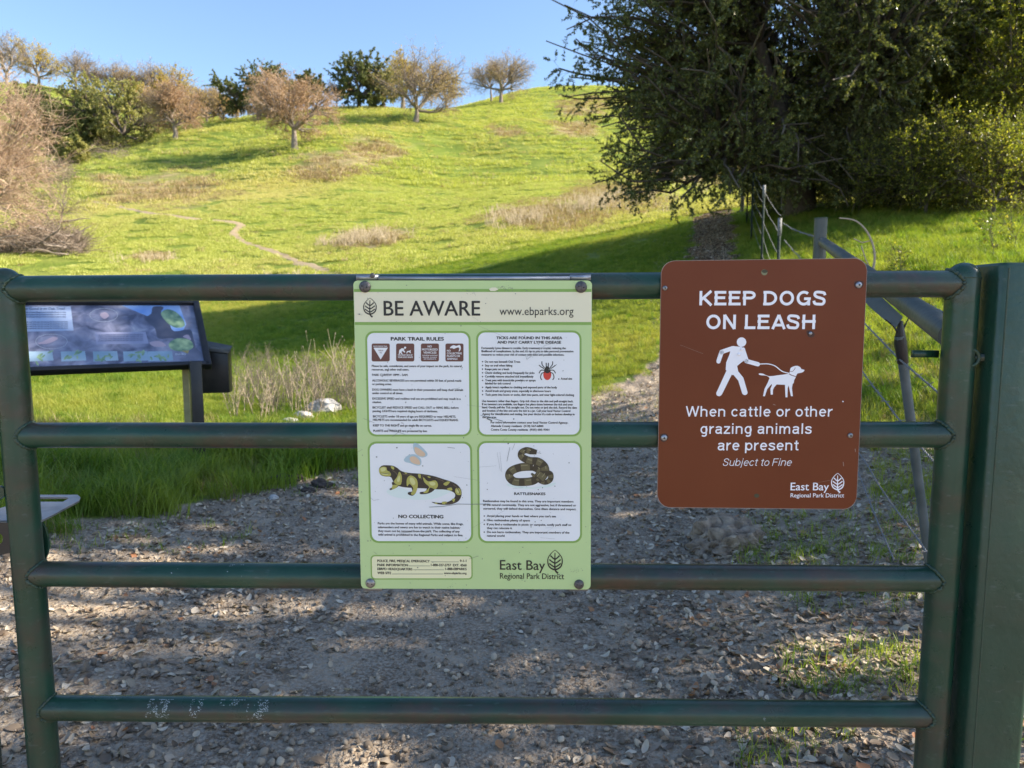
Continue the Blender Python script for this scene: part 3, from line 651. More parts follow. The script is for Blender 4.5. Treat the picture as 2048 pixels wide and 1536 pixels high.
def smooth(pts, k=4, closed=False):
    P = np.array(pts, float); n = len(P); out = []
    if closed: idx = lambda i: P[i % n]; rng_ = range(n)
    else: idx = lambda i: P[min(max(i, 0), n - 1)]; rng_ = range(n - 1)
    for i in rng_:
        a, b, c, d = idx(i - 1), idx(i), idx(i + 1), idx(i + 2)
        for t in np.arange(k) / k: out.append(tuple(.5 * ((2 * b) + (-a + c) * t + (2 * a - 5 * b + 4 * c - d) * t * t + (-a + 3 * b - 3 * c + d) * t ** 3)))
    if not closed: out.append(tuple(P[-1]))
    return out
_fc = {}
def textmesh(txt, shear=0.0):
    k = (txt, shear)
    if k not in _fc:
        c = bpy.data.curves.new('t', 'FONT'); c.body = txt; c.resolution_u = 3; c.shear = shear
        o = bpy.data.objects.new('t', c); me = bpy.data.meshes.new_from_object(o)
        V = np.array([v.co[:2] for v in me.vertices]); F = [tuple(p.vertices) for p in me.polygons]; bpy.data.objects.remove(o); bpy.data.meshes.remove(me); _fc[k] = (V, F)
    return _fc[k]
_H = None
def text(face, parent, name, m, lines, layer, bold=0.0, shear=0.0, label=None):
    """lines: (words, left px, right px or None, baseline px, cap height px)"""
    global _H
    if name in ('bold_heading', 'symbol_text', 'park_name', 'contact_text', 'collecting_text') and len(lines) > 1: return [text(face, parent, name, m, [q], layer, bold, shear, label) for q in lines][0]
    if _H is None: _H = textmesh('H')[0][:, 1].max()
    bm_V = []; mb = MB(); q = 0
    for (t, u0, u1, vb, cap) in lines:
        V, F = textmesh(t, shear); s0, t0 = face.st(u0, vb); hs = face.st(u0, vb - cap)[1] - t0; sc = hs / _H
        lo, hi = V[:, 0].min(), V[:, 0].max()
        sx = (face.st(u1, vb)[0] - s0) / (hi - lo) if u1 else sc
        rep = [(0, 0)] if not bold else [(-bold, 0), (bold, 0), (0, bold * .6), (0, -bold * .6)]
        slope = (face.st(u1, vb)[1] - t0) / max(face.st(u1, vb)[0] - s0, 1e-6) * 0 if u1 else 0
        for (bx_, bz_) in rep:
            q += 1; X = s0 + (V[:, 0] - lo) * sx + bx_ * hs; Zz = t0 + V[:, 1] * sc + bz_ * hs
            W = np.c_[X, np.full(len(X), -(layer * .0001 + (q % 9) * .00001)), Zz]
            for n_ in set(len(f) for f in F): mb.add(W, [f for f in F if len(f) == n_])
    o = mb.build(name, m); o.parent = parent
    if label: o['label'] = label
    return o
def sign_plate(face, poly_px, th, name, m, parent, edge=None):
    L = [face.st(*p) for p in poly_px]; bm = bmesh.new(); f = [bm.verts.new((a, 0, b)) for a, b in L]; g = [bm.verts.new((a, th, b)) for a, b in L]; n = len(L)
    bm.faces.new(f); bm.faces.new(g[::-1])
    for i in range(n): bm.faces.new([f[i], g[i], g[(i + 1) % n], f[(i + 1) % n]])
    bmesh.ops.recalc_face_normals(bm, faces=bm.faces[:]); return bm_obj(name, bm, m, parent)
def bolt(face, parent, u, v, r_px, m, name='bolt', kind='dome', holes=True):
    s, t = face.st(u, v); r = r_px / FPX * 1.41; mb = MB(); a = np.linspace(0, PI / 2, 7)
    prof = [(r * math.cos(x), -r * .5 * math.sin(x) - .0012) for x in a]; prof = [(r, -.0002)] + prof
    N_ = 24; rows = [[(s + p * math.cos(q), y, t + p * math.sin(q)) for q in np.arange(N_) * 2 * PI / N_] for p, y in prof]
    V = np.array(rows).reshape(-1, 3); K = len(prof)
    mb.add(V, [(j * N_ + i, j * N_ + (i + 1) % N_, (j + 1) * N_ + (i + 1) % N_, (j + 1) * N_ + i) for j in range(K - 1) for i in range(N_)])
    o = mb.build(name, m, parent, True)
    if holes:
        mb = MB()
        for k, (dx_, dz_) in enumerate(((-.42, .1), (.42, -.1)) if holes is True else ((0, 0),)):
            rr_ = r * (.13 if holes is True else .30); yy = -r * .5 * math.cos(math.asin(.43 if holes is True else .3)) - .0018
            c_ = [(s + dx_ * r + rr_ * math.cos(q), yy, t + dz_ * r + rr_ * math.sin(q)) for q in np.arange(12) * 2 * PI / 12] + [(s + dx_ * r, yy, t + dz_ * r)]
            mb.add(c_, [(i, (i + 1) % 12, 12) for i in range(12)])
        mb.build('socket', M['black'], o)
    return o
def flat(name, c, rough=.35, spec=.5, wear=None, coat=0):
    return mat(name, c, rough, spec=spec, col2=tuple(q * .86 for q in c) if wear else None, scale=6, contrast=.9, coat=coat, detail=7)
M['black'] = mat('black_print', (.012, .012, .013), .4)
M['sgreen'] = flat('sign_pale_green', (.51, .67, .31), .38, wear=(.50, .71, .37)); M['sline'] = flat('sign_mid_green', (.22, .38, .085), .4)
M['scream'] = flat('sign_cream', (.80, .76, .56), .38, wear=(.79, .77, .61)); M['swhite'] = flat('sign_white', (.82, .84, .87), .36, wear=(.85, .86, .88))
M['cream2'] = flat('sign_yellow_cream', (.78, .76, .48), .38); M['smallbrown'] = flat('sign_small_brown', (.125, .045, .035), .4)
M['tickred'] = flat('tick_red', (.60, .045, .03), .4); M['brown'] = mat('sign_brown', (.130, .027, .008), .36, spec=.25, col2=(.165, .042, .014), scale=5, contrast=.8)
M['swt'] = flat('sign_letter_white', (.84, .84, .90), .4)
M['alu'] = mat('aluminium_edge', (.45, .46, .46), .4, .8)
M['scr'] = mat('scratch_grey', (.16, .17, .17), .7)

# leaf emblem (drawn in a box 0..1 wide, 0..1.3 high, y down), black outline + veins
def leaf_logo(u0, v0, w_, h_):
    S_ = lambda pts: [(u0 + a * w_, v0 + b * h_) for a, b in pts]; P = []
    P.append(ribbon(S_(smooth([(.5, .0), (.28, .12), (.06, .32), (.02, .52), (.12, .72), (.36, .83), (.52, .84)], 6)), [w_ * k for k in np.linspace(.03, .12, 37)]))
    P.append(ribbon(S_(smooth([(.5, .0), (.72, .12), (.94, .32), (.98, .52), (.88, .72), (.64, .83), (.48, .84)], 6)), [w_ * k for k in np.linspace(.03, .12, 37)]))
    P.append(ribbon(S_(smooth([(.5, .12), (.49, .5), (.5, .82), (.57, .93), (.70, 1.0)], 6)), [w_ * k for k in np.linspace(.06, .13, 25)]))
    for b in (.36, .53, .70):
        k = .30 if b < .5 else .38
        P.append(ribbon(S_([(.5, b + .05), (.5 - k * .5, b - .02), (.5 - k, b - .12)]), w_ * .085)); P.append(ribbon(S_([(.5, b + .05), (.5 + k * .5, b - .02), (.5 + k, b - .12)]), w_ * .085))
    return P

# ------------------------------------------------------------------ green BE AWARE board
o_ = gp(945, 870, RR + .010); rgt = gp(1183, 870, RR + .010) - gp(708, 868, RR + .010); top = gp(944, 561, RR + .01) - gp(951, 1178, RR + .01)
f1 = Face(o_, rgt, top)
bs = empty('notice_board', 'pale green BE AWARE notice board bolted to the middle of the gate', 'sign', mat=f1.mat())
def warp(u, v):   # the board's own slight lean: straight layout px -> photograph px
    return u, v
plate = rrect(706.5, 561, 1184, 1178, 9)
k_ = lambda u, v: (u + (v - 561) * (.0255 if u < 945 else -.0045) * (1 if abs(u - 945) > 60 else 0), v + (u - 945) * .004 * (v > 900))
sign_plate(f1, [k_(*p) for p in plate], .003, 'plate', [M['sgreen']], bs)
lean = lambda u, v: (945 + (u - 945) * (1 - .0) + (v - 870) * 0, v)
band = lambda v0, v1: [k_(707.5, v0), k_(1183, v0), k_(1183, v1), k_(707.5, v1)]
art(f1, bs, 'green_stripe', M['sline'], [band(578, 584), band(644, 650)], 1)
art(f1, bs, 'header_band', M['scream'], [band(584, 644)], 1)
def panel(u0, v0, u1, v1, lu, ru, r=17, t=4):
    q = lambda P: [(x + (y - v0) * (lu if x < (u0 + u1) / 2 else ru), y) for x, y in P]
    return q(rrect(u0, v0, u1, v1, r)), q(rrect(u0 + t, v0 + t, u1 - t, v1 - t, r - t + 1))
pa = [panel(730, 662, 941, 873, .025, .012), panel(952, 661, 1163, 873, .012, .0), panel(735, 883, 944, 1086, .025, .012), panel(954, 882, 1164, 1086, .012, .0), panel(741, 1110, 945, 1159, .02, .01, 8, 2.5)]
art(f1, bs, 'panel_border', M['sline'], [p[0] for p in pa], 2)
art(f1, bs, 'text_panel', M['swhite'], [p[1] for p in pa[:4]], 4)
art(f1, bs, 'contact_panel', M['cream2'], [pa[4][1]], 4)
art(f1, bs, 'leaf_emblem', M['black'], leaf_logo(727, 596, 26, 38), 6); art(f1, bs, 'leaf_emblem', M['black'], leaf_logo(1095, 1100, 30, 46), 6)
text(f1, bs, 'heading', M['black'], [('BE AWARE', 768, 960, 631, 29)], 6, bold=.018)
text(f1, bs, 'web_address', M['black'], [('www.ebparks.org', 999, 1147, 630, 16)], 6)
C4 = lambda x, y: (700 + x / 4.096, 540 + y / 4.096); C5 = lambda x, y: (700 + x / 4.096, 860 + y / 4.096)
def ln(C, t, x0, x1, y, cap=17): a = C(x0, y); b = C(x1, y); return (t, a[0], b[0], a[1], cap / 4.096)
text(f1, bs, 'bold_heading', M['black'], [ln(C4, 'PARK TRAIL RULES', 336, 768, 577, 27), ln(C4, 'TICKS ARE FOUND IN THIS AREA', 1200, 1738, 566, 21), ln(C4, 'AND MAY CARRY LYME DISEASE', 1208, 1728, 602, 21),
    ln(C5, 'NO COLLECTING', 398, 764, 720, 26), ln(C5, 'RATTLESNAKES', 1346, 1600, 531, 20), ln(C4, '(510) 567-6800', 1424, 1583, 1285, 15), ln(C4, '(925) 685-9301', 1474, 1632, 1315, 15)], 6, bold=.085)
T = [ln(C4, *a) for a in [
 ('Please be safe, considerate, and aware of your impact on the park, its natural', 180, 914, 794), ('resources, and other trail users.', 180, 484, 823), ('PARK CURFEW 10PM - 5AM.', 182, 476, 867),
 ('ALCOHOLIC BEVERAGES are not permitted within 50 feet of paved roads', 183, 912, 913), ('or parking areas.', 183, 342, 942), ('DOG OWNERS must have a leash in their possession and keep their animals', 184, 927, 988), ('under control at all times.', 184, 434, 1016),
 ('EXCESSIVE SPEED and reckless trail use are prohibited and may result in a', 185, 906, 1061), ('citation.', 185, 259, 1090), ('BICYCLIST shall REDUCE SPEED and CALL OUT or RING BELL before', 186, 889, 1134), ('passing. LIGHTS are required during hours of darkness.', 187, 719, 1163),
 ('BICYCLISTS under 18 years of age are REQUIRED to wear HELMETS.', 189, 868, 1207), ('HELMETS are recommended for adult BICYCLISTS and EQUESTRIANS.', 189, 888, 1235), ('KEEP TO THE RIGHT and go single file on curves.', 190, 670, 1281), ('PLANTS and WILDLIFE are protected by law.', 192, 634, 1325),
 ('Fortunately Lyme disease is curable. Early treatment is crucial, reducing the', 1078, 1767, 647), ('likelihood of complications. In the end, it\'s up to you to take personal preventative', 1078, 1830, 673), ('measures to reduce your risk of contact with ticks and possible infections.', 1078, 1754, 701),
 ('Do not rest beneath Oak Trees', 1106, 1394, 759), ('Stay on trail when hiking', 1106, 1330, 790), ('Keeps pets on a leash', 1106, 1303, 820), ('Check clothing and body frequently for ticks', 1106, 1511, 850), ('Carefully remove attached tick immediately', 1107, 1502, 880), ('Treat pets with insecticide powders or sprays', 1108, 1520, 911), ('labeled for tick control', 1108, 1315, 937),
 ('Apply insect repellent to clothing and exposed parts of the body', 1109, 1695, 968), ('Avoid brush and grassy areas, especially in afternoon hours', 1109, 1645, 998), ('Tuck pants into boots or socks, shirt into pants, and wear light-colored clothing', 1109, 1835, 1029),
 ('Use tweezers rather than fingers. Grip tick close to the skin and pull straight back.', 1082, 1829, 1081), ('If no tweezers are available, use fingers but place tissue between the tick and your', 1082, 1826, 1107), ('hand. Gently pull the Tick straight out. Do not twist or jerk the tick. Record the date', 1082, 1858, 1133), ('and location of the bite and save the tick in a jar. Call your local Vector Control', 1084, 1804, 1160), ('Agency for identification and testing. See your doctor if a rash or lesions develop in', 1085, 1839, 1187), ('the bite area.', 1085, 1200, 1213),
 ('For more information contact your local Vector Control Agency:', 1153, 1782, 1256), ('Alameda County residents', 1155, 1408, 1285), ('Contra Costa County residents', 1155, 1458, 1315), ('Actual size', 1727, 1819, 898)]]
T += [ln(C5, *a) for a in [
 ('Parks are the homes of many wild animals. While some, like frogs,', 229, 928, 772), ('salamanders and newts are fun to watch in their native habitat,', 229, 900, 803), ('they must not be removed from the park. The collecting of any', 230, 898, 834), ('wild animal is prohibited in the Regional Parks and subject to fine.', 231, 926, 864),
 ('Rattlesnakes may be found in this area. They are important members', 1091, 1830, 589), ('of the natural community. They are not aggressive, but if threatened or', 1091, 1852, 620), ('cornered, they will defend themselves. Give them distance and respect.', 1092, 1853, 651), ('Avoid placing your hands or feet where you can\'t see', 1122, 1686, 711), ('Give rattlesnakes plenty of space', 1122, 1473, 746),
 ('If you find a rattlesnake in picnic or campsite, notify park staff so', 1122, 1812, 780), ('they can relocate it', 1122, 1327, 810), ('Do not harm rattlesnakes. They are important members of the', 1123, 1797, 843), ('natural world', 1123, 1266, 873),
 ('POLICE, FIRE, MEDICAL EMERGENCY', 225, 653, 1080, 19), ('9-1-1', 901, 953, 1080, 19), ('PARK INFORMATION', 225, 474, 1114, 19), ('1-888-327-2757  EXT. 4560', 664, 955, 1114, 19), ('EBRPD HEADQUARTERS', 226, 511, 1146, 19), ('1-888-EBPARKS', 782, 955, 1146, 19), ('WEB SITE', 226, 337, 1179, 19), ('www.ebparks.org', 770, 955, 1179, 17)]]
for a, b, nm in ((0, 15, 'trail_rules_text'), (15, 36, 'tick_text'), (36, 40, 'collecting_text'), (40, 49, 'rattlesnake_text'), (49, 99, 'contact_text')): text(f1, bs, nm, M['black'], T[a:b], 6, bold=.06)
text(f1, bs, 'park_name', M['black'], [('East Bay', 1000, 1090, 1139, 19), ('Regional Park District', 1000, 1128, 1157, 11)], 6, bold=.012)
dots = []
for C, x, y in [(C4, 1086, yy) for yy in (751, 782, 812, 842, 873, 904, 961, 991, 1021)] + [(C4, 1710, 893)] + [(C5, 1100, yy) for yy in (704, 738, 772, 836)]:
    cx, cy = C(x, y); dots.append([(cx + 1.4 * math.cos(t), cy + 1.4 * math.sin(t)) for t in np.arange(8) * PI / 4])
art(f1, bs, 'leader_line', M['black'], [[C5(a, y), C5(b, y), C5(b, y + 3), C5(a, y + 3)] for y, a, b in ((1078, 662, 893), (1111, 480, 655), (1143, 518, 772), (1177, 345, 763))], 6)
art(f1, bs, 'bullet_dot', M['black'], dots, 6)
# four small brown symbols
sq = [C4(178, 602) + C4(326, 749), C4(378, 602) + C4(527, 749), C4(581, 602) + C4(729, 749), C4(782, 602) + C4(930, 749)]
art(f1, bs, 'symbol_square', M['smallbrown'], [rrect(*q, 3, 3) for q in sq], 6)
wp = [[C4(193, 636), C4(311, 636), C4(252, 733)]]
def C4s(P): return [C4(*p) for p in P]
wp += [C4s([(400, 688), (405, 655), (425, 640), (448, 645), (440, 655), (455, 672), (447, 677), (430, 662), (422, 672), (432, 688), (424, 690), (410, 676), (408, 690)]), C4s([(452 + 9 * math.cos(t), 636 + 9 * math.sin(t)) for t in np.arange(10) * PI / 5]), C4s([(462, 682), (468, 664), (485, 662), (500, 655), (496, 668), (500, 682), (494, 682), (486, 672), (474, 672), (468, 684)])]
wp += [C4s(smooth([(818, 640), (830, 624), (850, 616), (872, 622), (898, 614), (908, 632), (905, 655), (890, 668), (896, 648), (888, 634), (866, 640), (850, 646), (838, 640)], 3, True))]
art(f1, bs, 'symbol_mark', M['swhite'], wp, 8)
text(f1, bs, 'symbol_text', M['swhite'], [ln(C4, *a) for a in [('MULTI-PURPOSE TRAIL', 192, 306, 629, 9), ('YOU MUST PICK UP', 392, 512, 703, 12), ('YOUR DOG\'S WASTE', 392, 516, 720, 12), ('NO', 637, 670, 634, 16), ('MOTORIZED', 590, 718, 659, 16), ('VEHICLES', 602, 708, 684, 16), ('including motorized', 595, 715, 702, 9), ('bicycles, scooters', 598, 712, 717, 9), ('and skateboards', 604, 706, 732, 9), ('NO', 795, 824, 668, 15), ('COLLECTING', 795, 916, 690, 15), ('PLANTS OR', 795, 902, 712, 15), ('ANIMALS', 795, 880, 735, 15)]], 8, bold=.04)
text(f1, bs, 'symbol_text', M['smallbrown'], [ln(C4, *a) for a in [('YIELD', 231, 273, 664, 10), ('TO', 243, 262, 682, 10)]], 10, bold=.03)
# tick
tk = [C4s([(1616 + 33 * math.cos(t), 856 + 46 * math.sin(t)) for t in np.arange(24) * PI / 12])]
art(f1, bs, 'tick_body', M['tickred'], tk, 6)
tb = [C4s(smooth([(1590, 830), (1598, 800), (1616, 788), (1634, 800), (1642, 830), (1616, 846)], 4, True)), C4s([(1603, 760), (1611, 760), (1612, 795), (1604, 795)]), C4s([(1621, 760), (1629, 760), (1628, 795), (1620, 795)])]
for sg in (-1, 1):
    for L_ in ([(22, 800), (42, 775), (44, 748)], [(26, 808), (52, 792), (68, 778)], [(26, 820), (52, 822), (68, 846)], [(22, 838), (46, 848), (55, 880), (44, 900)]): tb.append(ribbon(C4s(smooth([(1616 + sg * a, b) for a, b in L_], 4)), 1.7))
art(f1, bs, 'tick_legs', M['black'], tb, 7)
# salamander
C5s = lambda P: [C5(*p) for p in P]
dk = flat('salamander_dark', (.028, .022, .018), .35, wear=(.045, .036, .028)); yl = flat('salamander_yellow', (.44, .42, .10), .35, wear=(.26, .27, .08)); sh = flat('picture_soft_shadow', (.66, .76, .74), .4)
art(f1, bs, 'picture_ground', sh, [C5s(smooth([(300, 500), (400, 470), (560, 520), (720, 470), (860, 480), (700, 560), (520, 570), (360, 545)], 4, True)), C5s(smooth([(1290, 440), (1500, 470), (1680, 430), (1640, 465), (1480, 480), (1330, 470)], 4, True))], 6)
art(f1, bs, 'salamander', dk, [C5s(smooth([(238, 320), (262, 292), (300, 288), (350, 292), (385, 308), (420, 335), (480, 350), (580, 358), (680, 375), (760, 400), (850, 430), (900, 470), (915, 525), (890, 580), (830, 608), (760, 612), (700, 603), (670, 588), (740, 596), (800, 588), (850, 560), (862, 530), (840, 505), (780, 488), (700, 485), (620, 478), (540, 475), (460, 470), (400, 458), (360, 430), (335, 385), (290, 380), (250, 365)], 4, True)),
   C5s(smooth([(345, 425), (405, 440), (385, 470), (352, 485), (332, 492), (325, 480), (350, 465)], 3, True)), C5s(smooth([(500, 450), (555, 450), (548, 490), (535, 520), (510, 538), (475, 525), (480, 508), (512, 500)], 3, True)), C5s(smooth([(640, 460), (692, 478), (680, 500), (640, 520), (580, 525), (575, 508), (620, 500)], 3, True))], 8)
art(f1, bs, 'salamander_marking', yl, [C5s(smooth(P, 3, True)) for P in [[(238, 322), (265, 300), (298, 305), (305, 330), (330, 345), (335, 372), (300, 378), (250, 362)], [(335, 296), (358, 300), (362, 322), (345, 318)], [(405, 340), (425, 380), (420, 440), (395, 450), (360, 425), (385, 385)], [(480, 380), (505, 372), (545, 400), (556, 450), (545, 500), (520, 530), (500, 520), (520, 480), (490, 440), (468, 460), (465, 410)], [(560, 360), (580, 365), (578, 395), (562, 385)], [(600, 385), (640, 420), (700, 412), (722, 450), (700, 482), (655, 470), (640, 510), (600, 512), (650, 470), (612, 430)], [(765, 440), (800, 420), (820, 425), (790, 455)], [(868, 478), (900, 480), (912, 525), (880, 530), (862, 505)], [(795, 480), (830, 470), (838, 492), (812, 494)], [(835, 565), (862, 562), (850, 590)], [(756, 588), (792, 586), (788, 606), (758, 606)], [(697, 592), (715, 594), (714, 604), (698, 602)], [(352, 450), (395, 452), (370, 478), (345, 484)], [(625, 372), (660, 384), (650, 392)], [(445, 345), (470, 352), (458, 360)]]], 10)
yl2 = flat('salamander_pale_yellow', (.56, .56, .24), .35); br2 = flat('salamander_brown', (.10, .075, .05), .35)
art(f1, bs, 'salamander_marking', yl2, [C5s(smooth(P, 3, True)) for P in [[(250, 318), (272, 305), (292, 312), (290, 330), (262, 340)], [(404, 370), (412, 400), (400, 425), (385, 410)], [(490, 395), (510, 388), (530, 410), (535, 440), (515, 450), (495, 425)], [(650, 428), (690, 425), (700, 445), (680, 455), (660, 448)], [(872, 490), (890, 490), (896, 512), (878, 512)], [(258, 352), (290, 358), (318, 356), (300, 366), (265, 362)]]], 11)
art(f1, bs, 'salamander_marking', br2, [ribbon(C5s(smooth(P, 4)), 1.6) for P in [[(345, 330), (372, 345), (392, 372)], [(430, 358), (465, 366), (505, 362)], [(585, 405), (600, 372), (640, 378)], [(700, 392), (745, 408), (770, 420)], [(845, 446), (880, 475), (902, 520)], [(870, 585), (830, 598), (780, 602)]]], 11)
art(f1, bs, 'salamander_eye', M['black'], [C5s([(316 + 9 * math.cos(t), 322 + 12 * math.sin(t)) for t in np.arange(12) * PI / 6]), ribbon(C5s([(245, 350), (290, 356), (332, 350)]), .8)], 12)
# faded butterfly sticker
art(f1, bs, 'butterfly_wing', flat('faded_blue', (.40, .52, .58), .6), [C5s(smooth(P, 3, True)) for P in [[(520, 110), (560, 115), (628, 180), (630, 212), (590, 225), (548, 205), (522, 165)], [(442, 240), (480, 205), (535, 200), (582, 240), (580, 285), (545, 290), (490, 270), (455, 262)]]], 6)
art(f1, bs, 'butterfly_spot', flat('faded_orange', (.66, .48, .33), .6), [C5s(smooth(P, 3, True)) for P in [[(530, 140), (565, 150), (615, 190), (608, 215), (570, 212), (535, 185)], [(490, 225), (530, 215), (570, 250), (572, 282), (535, 278), (500, 260)]]], 8)
# rattlesnake
sb = flat('snake_olive', (.12, .105, .05), .35, wear=(.16, .145, .075)); sk = flat('snake_band', (.035, .028, .016), .35)
coil = smooth([(1500, 300), (1400, 305), (1322, 335), (1305, 380), (1345, 420), (1430, 425), (1510, 410), (1560, 350), (1540, 318), (1500, 300)], 6)
neck = smooth([(1550, 405), (1592, 350), (1590, 300), (1540, 258), (1470, 250), (1410, 220), (1405, 185), (1440, 165), (1480, 172), (1530, 182)], 6)
tail = smooth([(1590, 345), (1640, 360), (1640, 405), (1600, 428), (1555, 415), (1520, 385), (1485, 355)], 6)
wn_ = np.interp(np.arange(len(neck)), [0, 10, 25, 40, 48, len(neck) - 1], [74, 66, 56, 44, 50, 30]); wt_ = np.interp(np.arange(len(tail)), [0, 12, 30, len(tail) - 1], [44, 40, 28, 10])
rb = lambda P, W: ribbon(C5s(P), np.array(W) / 4.096 if not np.isscalar(W) else W / 4.096)
def seg(P, W, a, b): return rb(P[a:b], W[a:b] if not np.isscalar(W) else W)
art(f1, bs, 'rattlesnake', sk, [rb(coil, 66)], 7); art(f1, bs, 'rattlesnake', sb, [seg(coil, 56, a, a + 5) for a in range(2, 50, 7)], 8)
art(f1, bs, 'rattlesnake', sk, [rb(tail, wt_ + 4)], 9); art(f1, bs, 'rattlesnake', sb, [seg(tail, wt_ - 5, a, a + 4) for a in range(1, 34, 6)], 10)
art(f1, bs, 'rattlesnake', sk, [rb(neck, wn_ + 5)], 11); art(f1, bs, 'rattlesnake', sb, [seg(neck, wn_ - 6, a, a + 5) for a in range(1, 50, 7)], 12)
so2 = flat('snake_pale', (.24, .215, .12), .35)
art(f1, bs, 'rattlesnake', so2, [ribbon([(a, b - 3.2) for a, b in C5s(coil)[k:k + 4]], 1.6) for k in range(3, 50, 7)] + [ribbon([(a + 2.2, b - 1.2) for a, b in C5s(neck)[k:k + 4]], 1.7) for k in range(2, 50, 7)], 13)
art(f1, bs, 'rattlesnake_eye', M['black'], [C5s([(1505 + 5 * math.cos(t), 172 + 5 * math.sin(t)) for t in np.arange(8) * PI / 4])], 14)
art(f1, bs, 'snake_tongue', M['black'], [ribbon(C5s([(1532, 186), (1555, 188), (1565, 194)]), .5), ribbon(C5s([(1555, 188), (1556, 170)]), .4)], 12)
# scratches and chips
rs = np.random.default_rng(12); scr = []
for L_, w_ in [([(1240, 100), (1285, 62)], 1), ([(650, 630), (760, 625), (880, 605), (990, 607), (1150, 605)], 4), ([(1205, 180), (1232, 335)], 1.2), ([(1228, 180), (1245, 345)], 1.2), ([(1310, 140), (1285, 255)], 3), ([(1350, 110), (1330, 160)], 2), ([(850, 380), (1050, 410)], 1), ([(160, 545), (195, 575), (240, 568)], 1.5), ([(65, 180), (105, 155)], 1.5), ([(1060, 302), (1200, 292)], 1), ([(400, 840), (410, 842), (665, 822)], 2), ([(880, 800), (910, 797)], 2), ([(800, 140), (860, 148)], 3), ([(1000, 800), (1300, 640)], .8), ([(1330, 480), (1420, 470)], .8), ([(1600, 800), (1665, 797), (1580, 850)], 1), ([(1560, 880), (1680, 890)], 1), ([(975, 1055), (1055, 1030)], 2), ([(195, 995), (220, 1015)], 2)]: scr.append(ribbon(C5s(L_), w_ / 4.096))
for L_, w_ in [([(1380, 870), (1420, 830)], 1), ([(1440, 700), (1448, 735), (1500, 690), (1600, 615), (1648, 605)], 1.6), ([(1440, 730), (1640, 640)], 1.2), ([(1400, 930), (1420, 880), (1480, 850)], 1.6), ([(1050, 455), (1270, 550)], 1), ([(960, 1105), (1130, 1125)], 1), ([(110, 1215), (200, 1250)], 2), ([(310, 1300), (450, 1345)], 2.4), ([(350, 1365), (400, 1325)], 2.4), ([(1070, 1190), (1250, 1235)], 3), ([(1130, 1200), (1250, 1240)], 2), ([(1120, 1215), (1165, 1235)], 9), ([(840, 975), (900, 965)], 2), ([(720, 990), (745, 965)], 2), ([(60, 360), (100, 370)], 1.5), ([(1000, 380), (1050, 412)], 1), ([(420, 1250), (440, 1255)], 4)]: scr.append(ribbon(C4s(L_), w_ / 4.096))
for _ in range(230):
    u_ = rs.uniform(715, 1180); v_ = rs.uniform(566, 1172); s_ = abs(rs.normal(0, .55)) + .25; scr.append([(u_ + s_ * rs.uniform(.6, 1.6) * math.cos(t), v_ + s_ * math.sin(t)) for t in np.arange(5) * 2 * PI / 5])
for cu, cv, n_ in ((940, 585, 14), (1010, 577, 30), (1150, 1140, 16), (905, 1172, 8), (925, 1082, 8)):
    for _ in range(n_): u_ = rs.normal(cu, 7); v_ = rs.normal(cv, 2.5); s_ = rs.uniform(.3, .9); scr.append([(u_ + s_ * math.cos(t), v_ + s_ * math.sin(t)) for t in np.arange(5) * 2 * PI / 5])
o = art(f1, bs, 'scratches', M['scr'], scr, 14); o['kind'] = 'stuff'
art(f1, bs, 'paint_chip', M['scream'], [[(978 + dx_, 578 + dy_) for dx_, dy_ in ((0, 0), (6, -3), (14, -3), (19, 1), (12, 4), (3, 4))]], 14)
# hardware
for u_, v_, m_ in ((730, 573.5, M['bolt']), (1162, 574, M['bolt']), (741, 1166, M['boltz']), (1158, 1168.5, M['bolt'])): bolt(f1, bs, u_, v_, 11.5 if v_ < 800 else 10, m_)
def strap(u0, u1, v0, v1, y0, y1, name):
    a = f1.st(u0, v0); b = f1.st(u1, v1); mb = MB(); box_mb(mb, ((a[0] + b[0]) / 2, (y0 + y1) / 2, (a[1] + b[1]) / 2), (abs(b[0] - a[0]), y1 - y0, abs(a[1] - b[1]))); o = mb.build(name, M['galv'], bs); return o
strap(711, 754, 549, 560, .004, .05, 'clamp'); strap(1141, 1182, 549, 560, .004, .05, 'clamp'); strap(755, 1140, 552.5, 560, .0035, .012, 'back_bar')
strap(724, 763, 1174, 1184, .004, .03, 'clamp'); strap(1140, 1176, 1174, 1183.5, .004, .03, 'clamp')
bolt(f1, bs, 745, 551, 5, M['bolt'], 'clamp_nut', holes=False)

# ------------------------------------------------------------------ brown KEEP DOGS ON LEASH sign
o_ = gp(1522, 770, RR + .006); f2 = Face(o_, gp(1734, 770, RR + .006) - gp(1318, 771, RR + .006), (0, 0, 1))
ds = empty('dog_sign', 'brown KEEP DOGS ON LEASH sign with rounded corners on the right of the gate', 'sign', mat=f2.mat())
def q2(P):  # plate outline: slightly different slants of its left and right edges
    o = []
    for (a, b) in P:  # a,b in 0..1 , 0..1
        L_ = np.array([1322.5, 521.5]) * (1 - b) + np.array([1314, 1015]) * b; R_ = np.array([1735.5, 516]) * (1 - b) + np.array([1712.5, 1019]) * b; o.append(tuple(L_ * (1 - a) + R_ * a))
    return o
rc = [(x / 412, y / 500) for x, y in rrect(0, 0, 412, 500, 27, 8)]
sign_plate(f2, q2(rc), .0028, 'plate', [M['brown']], ds)
rim = q2(rc) ; inner = [tuple(np.array(p) + (np.array((1523, 768)) - np.array(p)) * .0035) for p in rim]
mb = MB(); n_ = len(rim); A = [f2.st(*p) for p in rim]; B = [f2.st(*p) for p in inner]
mb.add([(a, -.0002, b) for a, b in A] + [(a, -.0002, b) for a, b in B], [(i, (i + 1) % n_, n_ + (i + 1) % n_, n_ + i) for i in range(n_)])
mb.build('bare_rim', mat('worn_rim', (.30, .22, .19), .5), ds)
